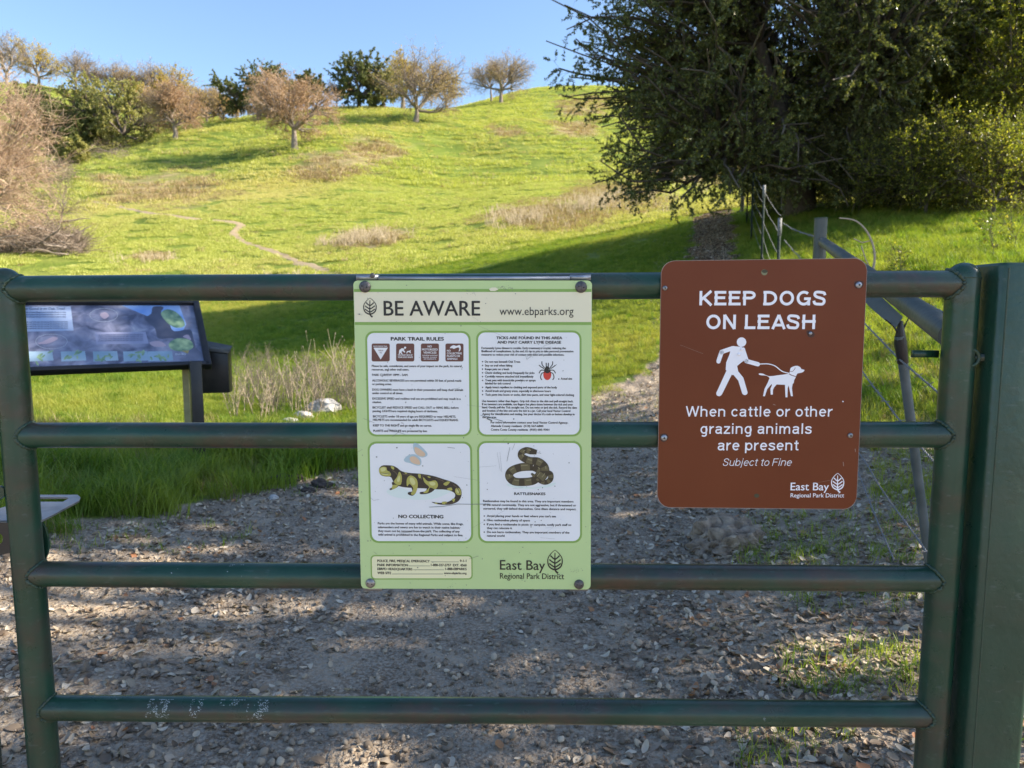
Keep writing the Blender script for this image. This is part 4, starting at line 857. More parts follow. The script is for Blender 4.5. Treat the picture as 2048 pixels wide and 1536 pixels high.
C6 = lambda x, y: (1290 + x / 2.845, 500 + y / 2.845)
# block letters drawn with strokes (cap height 1, x-height .74)
def arc(cx, cy, rx, ry, a0, a1, n=14): return [(cx + rx * math.cos(math.radians(t)), cy + ry * math.sin(math.radians(t))) for t in np.linspace(a0, a1, n)]
def glyphs(w_):
    h = w_ / 2; xh = .735; r = xh / 2 - h
    def o_(cx, rx): return [arc(cx, xh / 2, rx, r, 90, 450, 28)]
    stem = lambda x, y0, y1: [(x, y0), (x, y1)]
    n_shape = lambda x0, wd: [[(x0 + h, 0), (x0 + h, xh)], [(x0 + h, xh - .30)] + arc(x0 + wd / 2 + h * .1, xh - h - .17, wd / 2 - h * .9, .17, 175, 0, 12) + [(x0 + wd - h + h * .2, 0)]]
    G = {
     'K': (.72, [stem(h, 0, 1), [(.62, 1), (h + .02, .38)], [(.24, .52), (.64, 0)]]), 'E': (.66, [stem(h, 0, 1), [(0, 1 - h), (.6, 1 - h)], [(0, .53), (.55, .53)], [(0, h), (.62, h)]]),
     'P': (.68, [stem(h, 0, 1), [(0, 1 - h), (.34, 1 - h)] + arc(.36, .705, .22, .295 - h, 90, -90, 14) + [(0, .41 + h)]]), 'D': (.74, [stem(h, 0, 1), [(0, 1 - h), (.28, 1 - h)] + arc(.28, .5, .38 - h * .3, .5 - h, 90, -90, 20) + [(0, h)]]),
     'O': (.80, [arc(.39, .5, .39 - h, .51 - h, 90, 450, 34)]), 'G': (.80, [arc(.39, .5, .39 - h, .51 - h, 48, 330, 26), [(.40, .46), (.74, .46)], [(.74 - h, .50), (.74 - h, .0)]]),
     'S': (.70, [[(x * .62 + .0, y) for x, y in smooth([(.95, .70), (.86, .86), (.52, 1 - h * .9), (.20, .90), (.12, .73), (.28, .59), (.55, .52), (.84, .42), (.90, .25), (.78, .10), (.48, h * .9), (.16, .13), (.06, .32)], 4)]]),
     'N': (.76, [stem(h, 0, 1), stem(.70 - h, 0, 1), [(h, 1 - .02), (.70 - h, .02)]]), 'L': (.60, [stem(h, 0, 1), [(0, h), (.56, h)]]), 'A': (.72, [[(h * .6, 0), (.36, 1 - .02)], [(.72 - h * .6, 0), (.36, 1 - .02)], [(.16, .28), (.56, .28)]]),
     'H': (.76, [stem(h, 0, 1), stem(.70 - h, 0, 1), [(0, .53), (.70, .53)]]), 'W': (1.0, [[(h * .6, 1), (.25, .02)], [(.25, .02), (.48, .98)], [(.48, .98), (.71, .02)], [(.71, .02), (.96 - h * .6, 1)]]), 'F': (.60, [stem(h, 0, 1), [(0, 1 - h), (.56, 1 - h)], [(0, .52), (.50, .52)]]),
     'h': (.60, [stem(h, 0, 1)] + [n_shape(0, .52)[1]]), 'n': (.60, n_shape(0, .52)), 'm': (.90, n_shape(0, .44) + [n_shape(.37, .44)[1]]), 'r': (.38, [stem(h, 0, xh), [(h, xh - .30)] + arc(.34, xh - h - .25, .24, .25, 165, 88, 8)]),
     'e': (.58, [[(.06, .385), (.49, .385)], arc(.275, xh / 2, .275 - h, r, 0, 318, 26)]), 'c': (.54, [arc(.275, xh / 2, .275 - h, r, 38, 322, 24)]), 'o': (.60, o_(.285, .285 - h)),
     'a': (.58, [stem(.50 - h, .02, xh * .6), [(.50 - h, xh * .6)] + arc(.26, xh - h - .14, .24 - h * .7, .14, 0, 165, 10), [(.50 - h, .44), (.24, .39)] + arc(.20, .235, .20 - h, .235 - h, 100, 270, 10) + [(.30, h * 1.1), (.50 - h, .20)], [(.50 - h, .1), (.50, .02)]]),
     't': (.34, [[(.16, .93), (.16, .14)] + arc(.25, .13, .09, .13 - h, 185, 275, 6) + [(.32, h)], [(0, xh - h), (.32, xh - h)]]), 'l': (.25, [stem(.10, 0, 1)]), 'i': (.25, [stem(.10, 0, xh), stem(.10, .86, 1)]), 'j': (.25, [[(.10, xh), (.10, -.12)] + arc(.0, -.12, .10, .09, 0, -80, 5), stem(.10, .86, 1)]),
     'g': (.60, [arc(.275, xh / 2 + .01, .275 - h, r, 90, 450, 28), [(.51 - h, xh), (.51 - h, -.05)] + arc(.275, -.06, .235 - h, .15, 0, -150, 10)]), 'p': (.60, [arc(.295, xh / 2, .275 - h, r, 90, 450, 28), stem(h, -.26, xh)]), 'b': (.60, [arc(.295, xh / 2, .275 - h, r, 90, 450, 28), stem(h, 0, 1)]),
     'z': (.50, [[(.02, xh - h), (.46, xh - h)], [(.42, xh - h * 1.3), (.05, h * 1.3)], [(0, h), (.48, h)]]), 's': (.52, [[(x * .48, y * xh) for x, y in smooth([(.92, .72), (.78, .86), (.48, .90), (.20, .84), (.14, .70), (.32, .58), (.60, .50), (.86, .40), (.88, .24), (.74, .12), (.46, .09), (.16, .16), (.08, .30)], 3)]]),
     'u': (.60, [[(h, xh), (h, .24)] + arc(.26, .235, .26 - h, .235 - h, 180, 360, 12), stem(.52 - h, 0, xh)])}
    return G
def block(face, parent, name, m, lines, layer):
    mb = MB(); q = 0
    for (t, x0, x1, yb, cap, wt, sl) in lines:
        G = glyphs(wt); adv = 0; st_ = []
        for ch in t:
            if ch == ' ': adv += .30; continue
            gw, ss = G[ch]
            for s in ss: st_.append([(adv + a + sl * b, b) for a, b in s])
            adv += gw + .06
        tot = adv - .06; (s0, t0), (s1, t1) = face.st(*C6(x0, yb)), face.st(*C6(x1, yb)); hs = face.st(*C6(x0, yb - cap))[1] - t0; sx = (s1 - s0) / tot
        for s in st_:
            P = [(s0 + a * sx, t0 + b * hs + (t1 - t0) * a / tot) for a, b in s]; cl = len(s) > 20 and np.hypot(s[0][0] - s[-1][0], s[0][1] - s[-1][1]) < 1e-3
            R_ = ribbon(P, wt * hs); n = len(R_) // 2; A = R_[:n]; B = R_[n:][::-1]; q += 1
            mb.add([(a, -(layer * .0001 + (q % 11) * .00001), b) for a, b in A + B], [(i, i + 1, n + i + 1, n + i) for i in range(n - 1)])
    o = mb.build(name, m); o.parent = parent; return o
block(f2, ds, 'heading', M['swt'], [('KEEP DOGS', 306, 1034, 315, 82, .19, 0), ('ON LEASH', 345, 976, 450, 82, .19, 0)], 2)
block(f2, ds, 'notice_text', M['swt'], [('When cattle or other', 232, 1068, 948, 60, .135, 0), ('grazing animals', 314, 950, 1046, 60, .135, 0), ('are present', 412, 874, 1140, 60, .135, 0), ('Subject to Fine', 440, 832, 1228, 42, .085, .2)], 2)
text(f2, ds, 'park_name', M['swt'], [('East Bay',) + (C6(828, 0)[0], C6(1045, 0)[0], C6(0, 1367)[1], 43 / 2.845), ('Regional Park District', C6(828, 0)[0], C6(1132, 0)[0], C6(0, 1407)[1], 23 / 2.845)], 2, bold=.014)
lg = leaf_logo(*C6(1060, 1270), 72 / 2.845, 110 / 2.845); art(f2, ds, 'leaf_emblem', M['swt'], lg, 2)
C6s = lambda P: [C6(*p) for p in P]
wk = [C6s([(549 + 27 * math.cos(t), 524 + 27 * math.sin(t)) for t in np.arange(24) * PI / 12]),
      C6s(smooth([(498, 546), (555, 552), (562, 575), (577, 622), (524, 658), (500, 708), (460, 690), (458, 665), (480, 600), (486, 570)], 3, True)),
      ribbon(C6s([(500, 558), (436, 580), (418, 632)]), 8.6), ribbon(C6s([(558, 570), (578, 632), (642, 650)]), 8.6), ribbon(C6s([(482, 690), (421, 818)]), [13, 11.5]), ribbon(C6s([(500, 680), (545, 735), (568, 812)]), [12, 11.5, 11])]
wk[1] = C6s([(500, 546), (552, 552), (566, 590), (577, 620), (548, 640), (524, 660), (530, 690), (500, 712), (470, 700), (459, 680), (462, 640), (482, 590), (488, 560)])
for cx, cy, r_ in ((418, 634, 12), (642, 650, 12), (421, 816, 16), (568, 810, 15.5), (437, 582, 12), (578, 632, 11), (558, 566, 12), (500, 560, 13), (545, 735, 16), (480, 695, 18)): wk.append(C6s([(cx + r_ * math.cos(t), cy + r_ * math.sin(t)) for t in np.arange(16) * PI / 8]))
art(f2, ds, 'walker_symbol', M['swt'], wk, 2)
dg = [C6s(smooth([(648, 702), (672, 704), (705, 718), (760, 712), (815, 704), (824, 690), (828, 672), (845, 662), (868, 659), (884, 668), (890, 678), (907, 682), (900, 694), (880, 700), (866, 704), (858, 722), (848, 742), (838, 765), (770, 766), (722, 762), (704, 750), (708, 728), (690, 715), (665, 713), (650, 710)], 2, True)),
      C6s([(706, 735), (722, 760), (695, 792), (682, 832), (671, 832), (680, 790), (698, 755)]), C6s([(716, 745), (755, 758), (734, 782), (728, 796), (727, 823), (715, 823), (713, 790), (722, 770)]), C6s([(796, 755), (824, 755), (812, 785), (810, 838), (799, 838), (797, 790)]), C6s([(815, 755), (842, 750), (836, 785), (841, 832), (830, 832), (820, 785)]),
      ribbon(C6s(smooth([(650, 649), (700, 648), (740, 660), (780, 690), (822, 702)], 5)), 1.9)]
art(f2, ds, 'dog_symbol', M['swt'], dg, 2)
art(f2, ds, 'dog_symbol', M['brown'], [ribbon(C6s([(818, 704), (835, 713), (858, 720)]), 1.4), ribbon(C6s(smooth([(824, 690), (840, 690), (852, 676), (854, 668)], 4)), .8)], 4)
for x, y, r_, m_ in ((113, 217, 14, M['boltz']), (1215, 199, 18, M['galv']), (108, 1068, 18, M['galv']), (1167, 1055, 15, M['boltz'])): bolt(f2, ds, *C6(x, y), r_ / 2.845, m_, 'screw', holes=1)
for x, y, r_, m_ in ((940, 474, 10, M['galv']), (550, 566, 8, M['swt']), (534, 594, 8, M['swt']), (1125, 862, 4, M['swt'])): bolt(f2, ds, *C6(x, y), r_ / 2.845, m_, 'rivet', holes=False)
art(f2, ds, 'mounting_hole', mat('hole_rim', (.20, .20, .10), .5), [C6s([(679 + 18 * math.cos(t), 127 + 17 * math.sin(t)) for t in np.arange(18) * PI / 9])], 2)
art(f2, ds, 'mounting_hole', mat('hole_dark', (.05, .045, .02), .6), [C6s([(681 + 17 * math.cos(t), 121 + 10 * math.sin(t)) for t in np.arange(18) * PI / 9]), C6s([(635 + 15 * math.cos(t), 1398 + 12 * math.sin(t)) for t in np.arange(18) * PI / 9])], 3)
sc2 = [ribbon(C6s(L_), w_ / 2.845) for L_, w_ in [([(1195, 1130), (1197, 1148)], 3), ([(1127, 1205), (1130, 1230)], 3), ([(728, 878), (742, 882)], 3), ([(200, 540), (330, 590)], 1), ([(950, 1330), (1100, 1300)], .8)]]
art(f2, ds, 'scratches', mat('rubbed_print', (.34, .24, .20), .7), sc2, 4)['kind'] = 'stuff'
art(f2, ds, 'rust_stain', mat('rust_stain', (.055, .018, .010), .6), [C6s(smooth([(1190, 185), (1205, 176), (1240, 178), (1243, 200), (1225, 218), (1195, 214)], 3, True)), C6s(smooth([(918, 462), (945, 458), (966, 478), (955, 496), (930, 494)], 3, True)), C6s(smooth([(88, 1050), (120, 1045), (134, 1070), (110, 1092), (90, 1084)], 3, True))], 1)
# ------------------------------------------------------------------ wayside panel
a_ = math.radians(31); ex = np.array([math.cos(a_), math.sin(a_), 0]); bk = np.array([-math.sin(a_), math.cos(a_), 0])   # along the panel / away from the reader
Bd = ray(423, 732); Bp = np.array([0, 0, CAMZ]) + Bd * (6.15 / math.hypot(Bd[0], Bd[1]))
tilt = math.radians(42); up = bk * math.cos(tilt) + np.array([0, 0, 1]) * math.sin(tilt)
f3 = Face(Bp - ex * .7 + up * .4, ex, up)
ps = empty('interpretive_panel', 'tilted picture panel about oak trees in a black metal frame on a post', 'information panel', mat=f3.mat())
br = f3.st(423, 732); tr = f3.st(381, 604); bl = f3.st(30, 744)
x0, x1, z0, z1 = bl[0], br[0], br[1], br[1] + .80
z1 = max(f3.st(200, 604)[1], z0 + .7)
mb = MB(); box_mb(mb, ((x0 + x1) / 2, .022, (z0 + z1) / 2), (x1 - x0 - .02, .02, z1 - z0 - .02)); mb.build('backing', M['dark_metal'], ps)
for nm, c, s in (('frame_bar', ((x0 + x1) / 2, .004, z0 + .02), (x1 - x0, .062, .04)), ('frame_bar', ((x0 + x1) / 2, .004, z1 - .014), (x1 - x0 - .08, .056, .028)), ('frame_bar', (x1 - .022, .006, (z0 + z1) / 2), (.048, .066, z1 - z0 + .006)), ('frame_bar', (x0 + .022, .006, (z0 + z1) / 2), (.048, .066, z1 - z0 + .006))):
    beveled_box(nm, s, M['dark_metal'], ps, .006, 2, c)
def panel_picture():
    m = bpy.data.materials.new('oak_picture'); m.use_nodes = True; nt = m.node_tree; N = nt.nodes; L = nt.links; p = N['Principled BSDF']; p.inputs['Roughness'].default_value = .22
    tc = N.new('ShaderNodeTexCoord')
    def nz(s, d): n = N.new('ShaderNodeTexNoise'); n.inputs['Scale'].default_value = s; n.inputs['Detail'].default_value = d; n.inputs['Distortion'].default_value = .6; L.new(tc.outputs['Object'], n.inputs['Vector']); return n.outputs['Fac']
    c1 = ramp(N, L, nz(9, 8), [(.36, (.075, .085, .14)), (.5, (.15, .165, .26)), (.64, (.25, .265, .37)), (.78, (.42, .43, .50))])
    c2 = ramp(N, L, nz(3, 3), [(.45, (0, 0, 0)), (.75, (.5, .5, .5))])
    x = N.new('ShaderNodeMix'); x.data_type = 'RGBA'; L.new(c2, x.inputs[0]); L.new(c1, x.inputs[6]); x.inputs[7].default_value = (.30, .31, .40, 1)
    L.new(x.outputs[2], p.inputs['Base Color']); return m
pic = panel_picture(); y0 = .012
def pr(u, v): return f3.st(u, v)
def art3(name, m, polys, layer, px=True): o = art(f3, ps, name, m, polys, layer - 8, px); o.location = (0, .0, 0); return o
art3('picture', pic, [[(x0 + .045, z0 + .04), (x1 - .045, z0 + .04), (x1 - .045, z1 - .028), (x0 + .045, z1 - .028)]], -100, False)
P7 = lambda x, y: (x / 2.844, 520 + y / 2.844); P7s = lambda P: [P7(*p) for p in P]
skyb = mat('print_sky', (.13, .26, .62), .25, col2=(.32, .46, .72), scale=6); leafg = mat('print_leaves', (.09, .18, .12), .3, col2=(.28, .40, .24), scale=16, contrast=.25); txb = mat('print_text_box', (.34, .42, .60), .25); lil = mat('print_lilac', (.27, .29, .43), .25); ink = mat('print_ink', (.07, .09, .16), .3); pt = mat('print_trunk', (.05, .06, .10), .3, col2=(.09, .10, .15), scale=9); thb = mat('print_thumb', (.30, .42, .55), .3, col2=(.20, .30, .38), scale=8)
art3('picture_sky', skyb, [P7s([(690, 252), (1020, 252), (1060, 360), (1030, 420), (960, 400), (880, 330), (780, 290)])], -98)
art3('picture_trunk', pt, [P7s(smooth([(870, 262), (930, 262), (915, 300), (960, 350), (990, 400), (1080, 390), (1100, 440), (1110, 500), (1060, 470), (980, 440), (900, 440), (880, 380), (820, 330), (860, 300)], 3, True))], -96)
art3('picture_leaves', leafg, [P7s(smooth(P, 3, True)) for P in [[(915, 300), (950, 275), (1000, 290), (1040, 330), (1050, 370), (1000, 380), (950, 350)], [(960, 470), (1010, 440), (1080, 450), (1100, 490), (1050, 515), (980, 505)]]], -94)
art3('text_box', txb, [P7s([(116, 262), (402, 258), (418, 396), (128, 402)])], -94)
art3('caption_box', lil, [P7s([(540, 405), (828, 404), (846, 470), (548, 474)])], -94)
art3('thumbnail', thb, [P7s([(x, 515), (x + 138, 513), (x + 146, 566), (x + 4, 572)]) for x in (158, 345, 528, 700, 840)], -92)
rs = np.random.default_rng(3); lv = []
for x in (158, 345, 528, 700, 840):
    for k in range(9):
        cx, cy = x + 75 + rs.normal(0, 26), 545 + rs.normal(0, 11); an = rs.uniform(0, PI); L_ = rs.uniform(14, 26)
        lv.append(P7s([(cx + L_ * math.cos(t) * math.cos(an) - L_ * .35 * math.sin(t) * math.sin(an), cy + (L_ * math.cos(t) * math.sin(an) + L_ * .35 * math.sin(t) * math.cos(an)) * .7) for t in np.arange(10) * PI / 5]))
art3('leaf_picture', leafg, lv, -90)
art3('ring', mat('print_ring', (.35, .38, .45), .3), [ribbon(P7s([(590 + 79 * math.cos(t), 308 + 38 * math.sin(t)) for t in np.linspace(0, 2 * PI, 40)]), .8), ribbon(P7s([(292 + 90 * math.cos(t), 458 + 42 * math.sin(t)) for t in np.linspace(0, 2 * PI, 40)]), .8)], -90)
art3('bird', mat('print_pale', (.36, .30, .38), .3), [P7s(smooth([(215, 470), (250, 455), (300, 432), (330, 440), (300, 460), (260, 472)], 3, True)), P7s(smooth([(570, 300), (600, 292), (620, 312), (596, 330), (575, 318)], 3, True)), P7s(smooth([(850, 465), (900, 455), (935, 470), (940, 485), (880, 488)], 3, True)), P7s(smooth([(1040, 430), (1070, 420), (1088, 450), (1060, 440)], 3, True))], -89)
tl = [('What Good is an Oak Tree?', 104, 370, 278, 13)]
tl += [('the oaks of these hills give food and shade all year to many', 125, 375, y, 8) for y in (296, 309, 322)] + [('animals and birds that live among the branches and roots', 130, 385, y, 8) for y in (352, 364, 376, 388)]
tl += [('acorns and leaves feed insects and deer and jays and mice', 560, 815, y, 7) for y in (425, 436, 447, 458)]
text(f3, ps, 'lettering', ink, [(t, P7(a, y)[0], P7(b, y)[0], P7(a, y)[1], c / 2.844) for t, a, b, y, c in tl], -96, bold=.02).location = (0, -.001, 0)
text(f3, ps, 'lettering', mat('print_light_ink', (.55, .6, .68), .3), [('East Bay', P7(1000, 0)[0], P7(1060, 0)[0], P7(0, 535)[1], 3)], -96)
# post
pb = hit1(393, 938); ang = math.atan2(ex[1], ex[0]); zt_ = Bp[2] + .1
pc = f3.P0 + ex * (br[0] - .085) + up * (z0 + .10); post = beveled_box('post', (.085, .085, pc[2] - pb[2] + .15), M['dark_metal'], None, .006, 2, (0, 0, 0))
post.location = (pb[0] + .015, pb[1] + .03, (pc[2] + pb[2]) / 2 - .09); post.rotation_euler = (0, 0, ang); bpy.context.view_layer.update(); post.parent = ps; post.matrix_parent_inverse = Matrix(f3.mat()).inverted()
# leaflet box beside the panel
lb = empty('leaflet_box', 'small dark metal leaflet box with sloped lid at the right end of the panel', 'box', (0, 0, 0))
d = ray(432, 730); c = np.array([0, 0, CAMZ]) + d * (6.5 / math.hypot(d[0], d[1])); zb = CAMZ + ray(430, 772)[2] * 6.5; ztf = CAMZ + ray(458, 700)[2] * 6.5; ztb = CAMZ + ray(430, 684)[2] * 6.5
lb.location = (c[0], c[1], zb); W_, D_ = .225, .16
V = [(-W_ / 2, -D_ / 2, 0), (W_ / 2, -D_ / 2, 0), (W_ / 2, D_ / 2, 0), (-W_ / 2, D_ / 2, 0), (-W_ / 2, -D_ / 2, ztf - zb + .03), (W_ / 2, -D_ / 2, ztf - zb), (W_ / 2, D_ / 2, ztf - zb + .05), (-W_ / 2, D_ / 2, ztb - zb + .03)]
mb = MB(); mb.add(V, [(0, 3, 2, 1), (0, 1, 5, 4), (1, 2, 6, 5), (2, 3, 7, 6), (3, 0, 4, 7), (4, 5, 6, 7)]); o = mb.build('body', M['dark_metal'], lb); o.rotation_euler = (0, 0, math.radians(12))
b_ = o.modifiers.new('b', 'BEVEL'); b_.width = .004; b_.segments = 2
mb = MB(); L4 = [(p[0] * 1.08, p[1] * 1.1, p[2] + .001) for p in V[4:]]; mb.add(L4 + [(p[0], p[1], p[2] + .008) for p in L4], [(3, 2, 1, 0), (4, 5, 6, 7), (0, 1, 5, 4), (1, 2, 6, 5), (2, 3, 7, 6), (3, 0, 4, 7)]); o = mb.build('lid', mat('worn_lid', (.07, .068, .05), .5, .3, col2=(.03, .03, .03), scale=20), lb); o.rotation_euler = (0, 0, math.radians(12))
# pale yellow strip added along the lighter left side of the panel post
q = hit1(381, 932); d = ray(381, 735); R_ = math.hypot(q[0], q[1]) + .12; st = beveled_box('pale_strip', (.055, .045, 1.0), M['wood'], None, .003, 1, (q[0] * R_ / (R_ - .12) + .005, q[1] * R_ / (R_ - .12), q[2] + .42), False); tag(st, 'pale yellow upright strip standing right behind the panel post', 'stake')

# ------------------------------------------------------------------ pipe corner and barbed wire fence on the right
def at(u, v, dep): d = ray(u, v); return np.array([0, 0, CAMZ]) + d * dep / (d[1])
pf = empty('pipe_brace', 'grey green steel pipe rail sloping from a fence post to the gate column', 'fence rail', tuple(at(1642, 520, 4.8)))
def pbuild(mb, name, m, parent, sm=True): o = mb.build(name, m, smooth=sm); o.parent = parent; o.matrix_parent_inverse = Matrix.Translation(-Vector(parent.location)); return o
pt_ = at(1642, 437, 4.8); gz = float(height(pt_[0], pt_[1])); mb = MB(); tube_mb(mb, [np.array([pt_[0], pt_[1], z]) for z in np.linspace(gz - .2, pt_[2], 10)], .041, 24); pbuild(mb, 'post', M['graysteel'], pf)
mb = MB(); tube_mb(mb, [np.array([pt_[0], pt_[1], pt_[2] - .002]), np.array([pt_[0], pt_[1], pt_[2] + .004])], .043, 24); pbuild(mb, 'post_rim', M['weld'], pf)
A = at(1646, 484, 4.76); B = at(1905, 672, 1.68); mb = MB(); tube_mb(mb, [A + (B - A) * t for t in np.linspace(0, 1, 14)], .031, 28); pbuild(mb, 'rail', M['graysteel'], pf)
mb = MB(); C_ = A + (B - A) * .68; e_ = norm(B - A); tube_mb(mb, [C_ - e_ * .004, C_ + e_ * .004], .033, 28); pbuild(mb, 'coupling', M['weld'], pf)
# torn grey sheet lashed under the rail and the leaning steel stake it is tied to
P_ = [at(1716, 585, 2.55), at(1752, 583, 2.5), at(1806, 634, 2.3), at(1792, 655, 2.3), at(1770, 640, 2.38), at(1738, 612, 2.5)]
sheet = MB(); n_ = len(P_); sheet.add(P_ + [p + np.array([0, .003, 0]) for p in P_], [tuple(range(n_))]); sheet.add(P_ + [p + np.array([0, .003, 0]) for p in P_], [tuple(range(2 * n_ - 1, n_ - 1, -1))]); sheet.add(P_ + [p + np.array([0, .003, 0]) for p in P_], [(i, (i + 1) % n_, n_ + (i + 1) % n_, n_ + i) for i in range(n_)])
tag(sheet.build('grey_sheet', M['graysteel']), 'scrap of flat grey sheet metal tied under the sloping pipe rail', 'sheet metal')
sk_ = empty('steel_stake', 'leaning thin blue grey steel stake behind the gate under the pipe rail', 'stake', (1.62, 2.55, 0))
A = at(1799, 672, 2.34); B = at(1859, 1130, 2.5); e_ = (B - A) / (A[2] - B[2]); C_ = B + e_ * (B[2] + .1); mb = MB(); tube_mb(mb, [A + (C_ - A) * t for t in np.linspace(0, 1, 12)], .0155, 12); pbuild(mb, 'shaft', M['bluestake'], sk_)
mb = MB(); tube_mb(mb, [A + np.array([0, 0, .05]) - e_ * 0, A - e_ * -.02, A + e_ * .09], [.007, .020, .0175], 10); pbuild(mb, 'sleeve', M['dark_metal'], sk_)
mb = MB()
for dx_, dz_ in ((-.05, .055), (.035, .075), (-.02, .03), (.02, .04)): tube_mb(mb, [A, A + np.array([dx_ * .5, -.005, dz_ * .6]), A + np.array([dx_, 0, dz_])], .0022, 5)
pbuild(mb, 'tie', M['black'], sk_)
wf = empty('wire_fence', 'barbed wire fence on steel T posts running uphill beside the path', 'fence', tuple(hit1(1560, 640)))
FP = [(1560, 437, 9.6), (1529, 362, 13.4), (1507, 345, 16.5), (1497, 338, 19.5), (1487, 335, 23.0)]; tops = []
for k, (u_, v_, dp) in enumerate(FP):
    T_ = at(u_, v_, dp); g_ = float(height(T_[0], T_[1])); T_[2] = min(T_[2], g_ + 1.62); tops.append((T_, g_)); mb = MB()
    r_ = .06 if k == 4 else .024; lean = .0
    if k == 4: tube_mb(mb, [np.array([T_[0], T_[1], g_ - .2]), np.array([T_[0], T_[1], T_[2]])], r_, 14)
    else:
        box_mb(mb, (T_[0], T_[1], (g_ + T_[2]) / 2 - .1), (.042, .007, T_[2] - g_ + .2)); box_mb(mb, (T_[0], T_[1] + .022, (g_ + T_[2]) / 2 - .1), (.007, .036, T_[2] - g_ + .19))
        for z in np.arange(g_ + .2, T_[2], .055): box_mb(mb, (T_[0], T_[1] - .0065, z), (.012, .006, .014))
    pbuild(mb, 'fence_post', M['barkgrey'] if k == 4 else M['tpost'], wf, False)
    if k in (0, 1):
        mb = MB(); box_mb(mb, (T_[0], T_[1] - .001, T_[2] - .11), (.052, .014, .23)); pbuild(mb, 'sleeve', mat('pale_sleeve', (.20, .21, .22), .7, 0, .2), wf, False)
def wire(P0, P1, sag, seed, bs=.13):
    rr_ = np.random.default_rng(seed); L_ = np.linalg.norm(P1 - P0); n = max(int(L_ / .012), 8); n = min(n, 700); t = np.linspace(0, 1, n); C = P0 + (P1 - P0) * t[:, None]; C[:, 2] -= sag * 4 * t * (1 - t)
    e = norm(P1 - P0); s1 = norm(np.cross(e, (0, 0, 1))); s2 = np.cross(e, s1); ph = t * L_ / .034 * 2 * PI; mb = MB()
    wob = fbm(t * L_ * 1.5, t * 0, seed) * .012
    for k in (0, PI): tube_mb(mb, C + s1 * ((np.cos(ph + k)) * .0022 + wob)[:, None] + s2 * (np.sin(ph + k) * .0022)[:, None], .0018, 5, caps=False)
    for q in np.arange(bs * rr_.uniform(.2, .9), L_, bs):
        c = P0 + (P1 - P0) * q / L_; tt = q / L_; c = c - np.array([0, 0, sag * 4 * tt * (1 - tt)]) + s1 * np.interp(tt, t, wob)
        for a in (rr_.uniform(0, PI), rr_.uniform(0, PI)):
            v = s1 * math.cos(a) + s2 * math.sin(a); tube_mb(mb, np.array([c - v * .014 - e * .002, c, c + v * .014 + e * .002]), .0011, 4)
        tube_mb(mb, np.array([c - e * .004, c + e * .004]), .0036, 6)
    return mb
hs = [.36, .66, .96, 1.26, 1.50]
pp = [np.array([pt_[0] - .045, pt_[1] - .01, gz])] 
for j, h_ in enumerate(hs):
    for k in range(4):
        a, b = tops[k], tops[k + 1]; pbuild(wire(np.array([a[0][0], a[0][1] - .03, a[1] + h_]), np.array([b[0][0], b[0][1] - .03, b[1] + h_]), .03, j * 7 + k, .16), 'wire', M['wire'], wf)
near = [(1905, 640, 1.75), (1905, 808, 1.75), (1900, 962, 1.75), (1885, 1150, 1.75), (1792, 1120, 2.3)]
far = [(1640, 476, 4.75), (1712, 627, 3.3), (1710, 722, 3.2), (1700, 872, 3.1), (1700, 905, 3.1)]
seg2 = [(1566, 446, 9.5), (1568, 480, 9.5), (1566, 520, 9.5), (1564, 560, 9.5), (1562, 600, 9.5)]
for j in range(5):
    a, b, c = at(*near[j]), at(*far[j]), at(*seg2[j])
    if j == 0: a = at(1905, 637, 1.8); 
    pbuild(wire(a, b, .015, 50 + j), 'wire', M['wire'], wf); pbuild(wire(b, c, .02, 60 + j), 'wire', M['wire'], wf)
a = at(1832, 594, 2.2); pbuild(wire(at(1740, 545, 3.0), at(1905, 645, 1.75), .0, 71, .11), 'wire', M['wire'], wf)

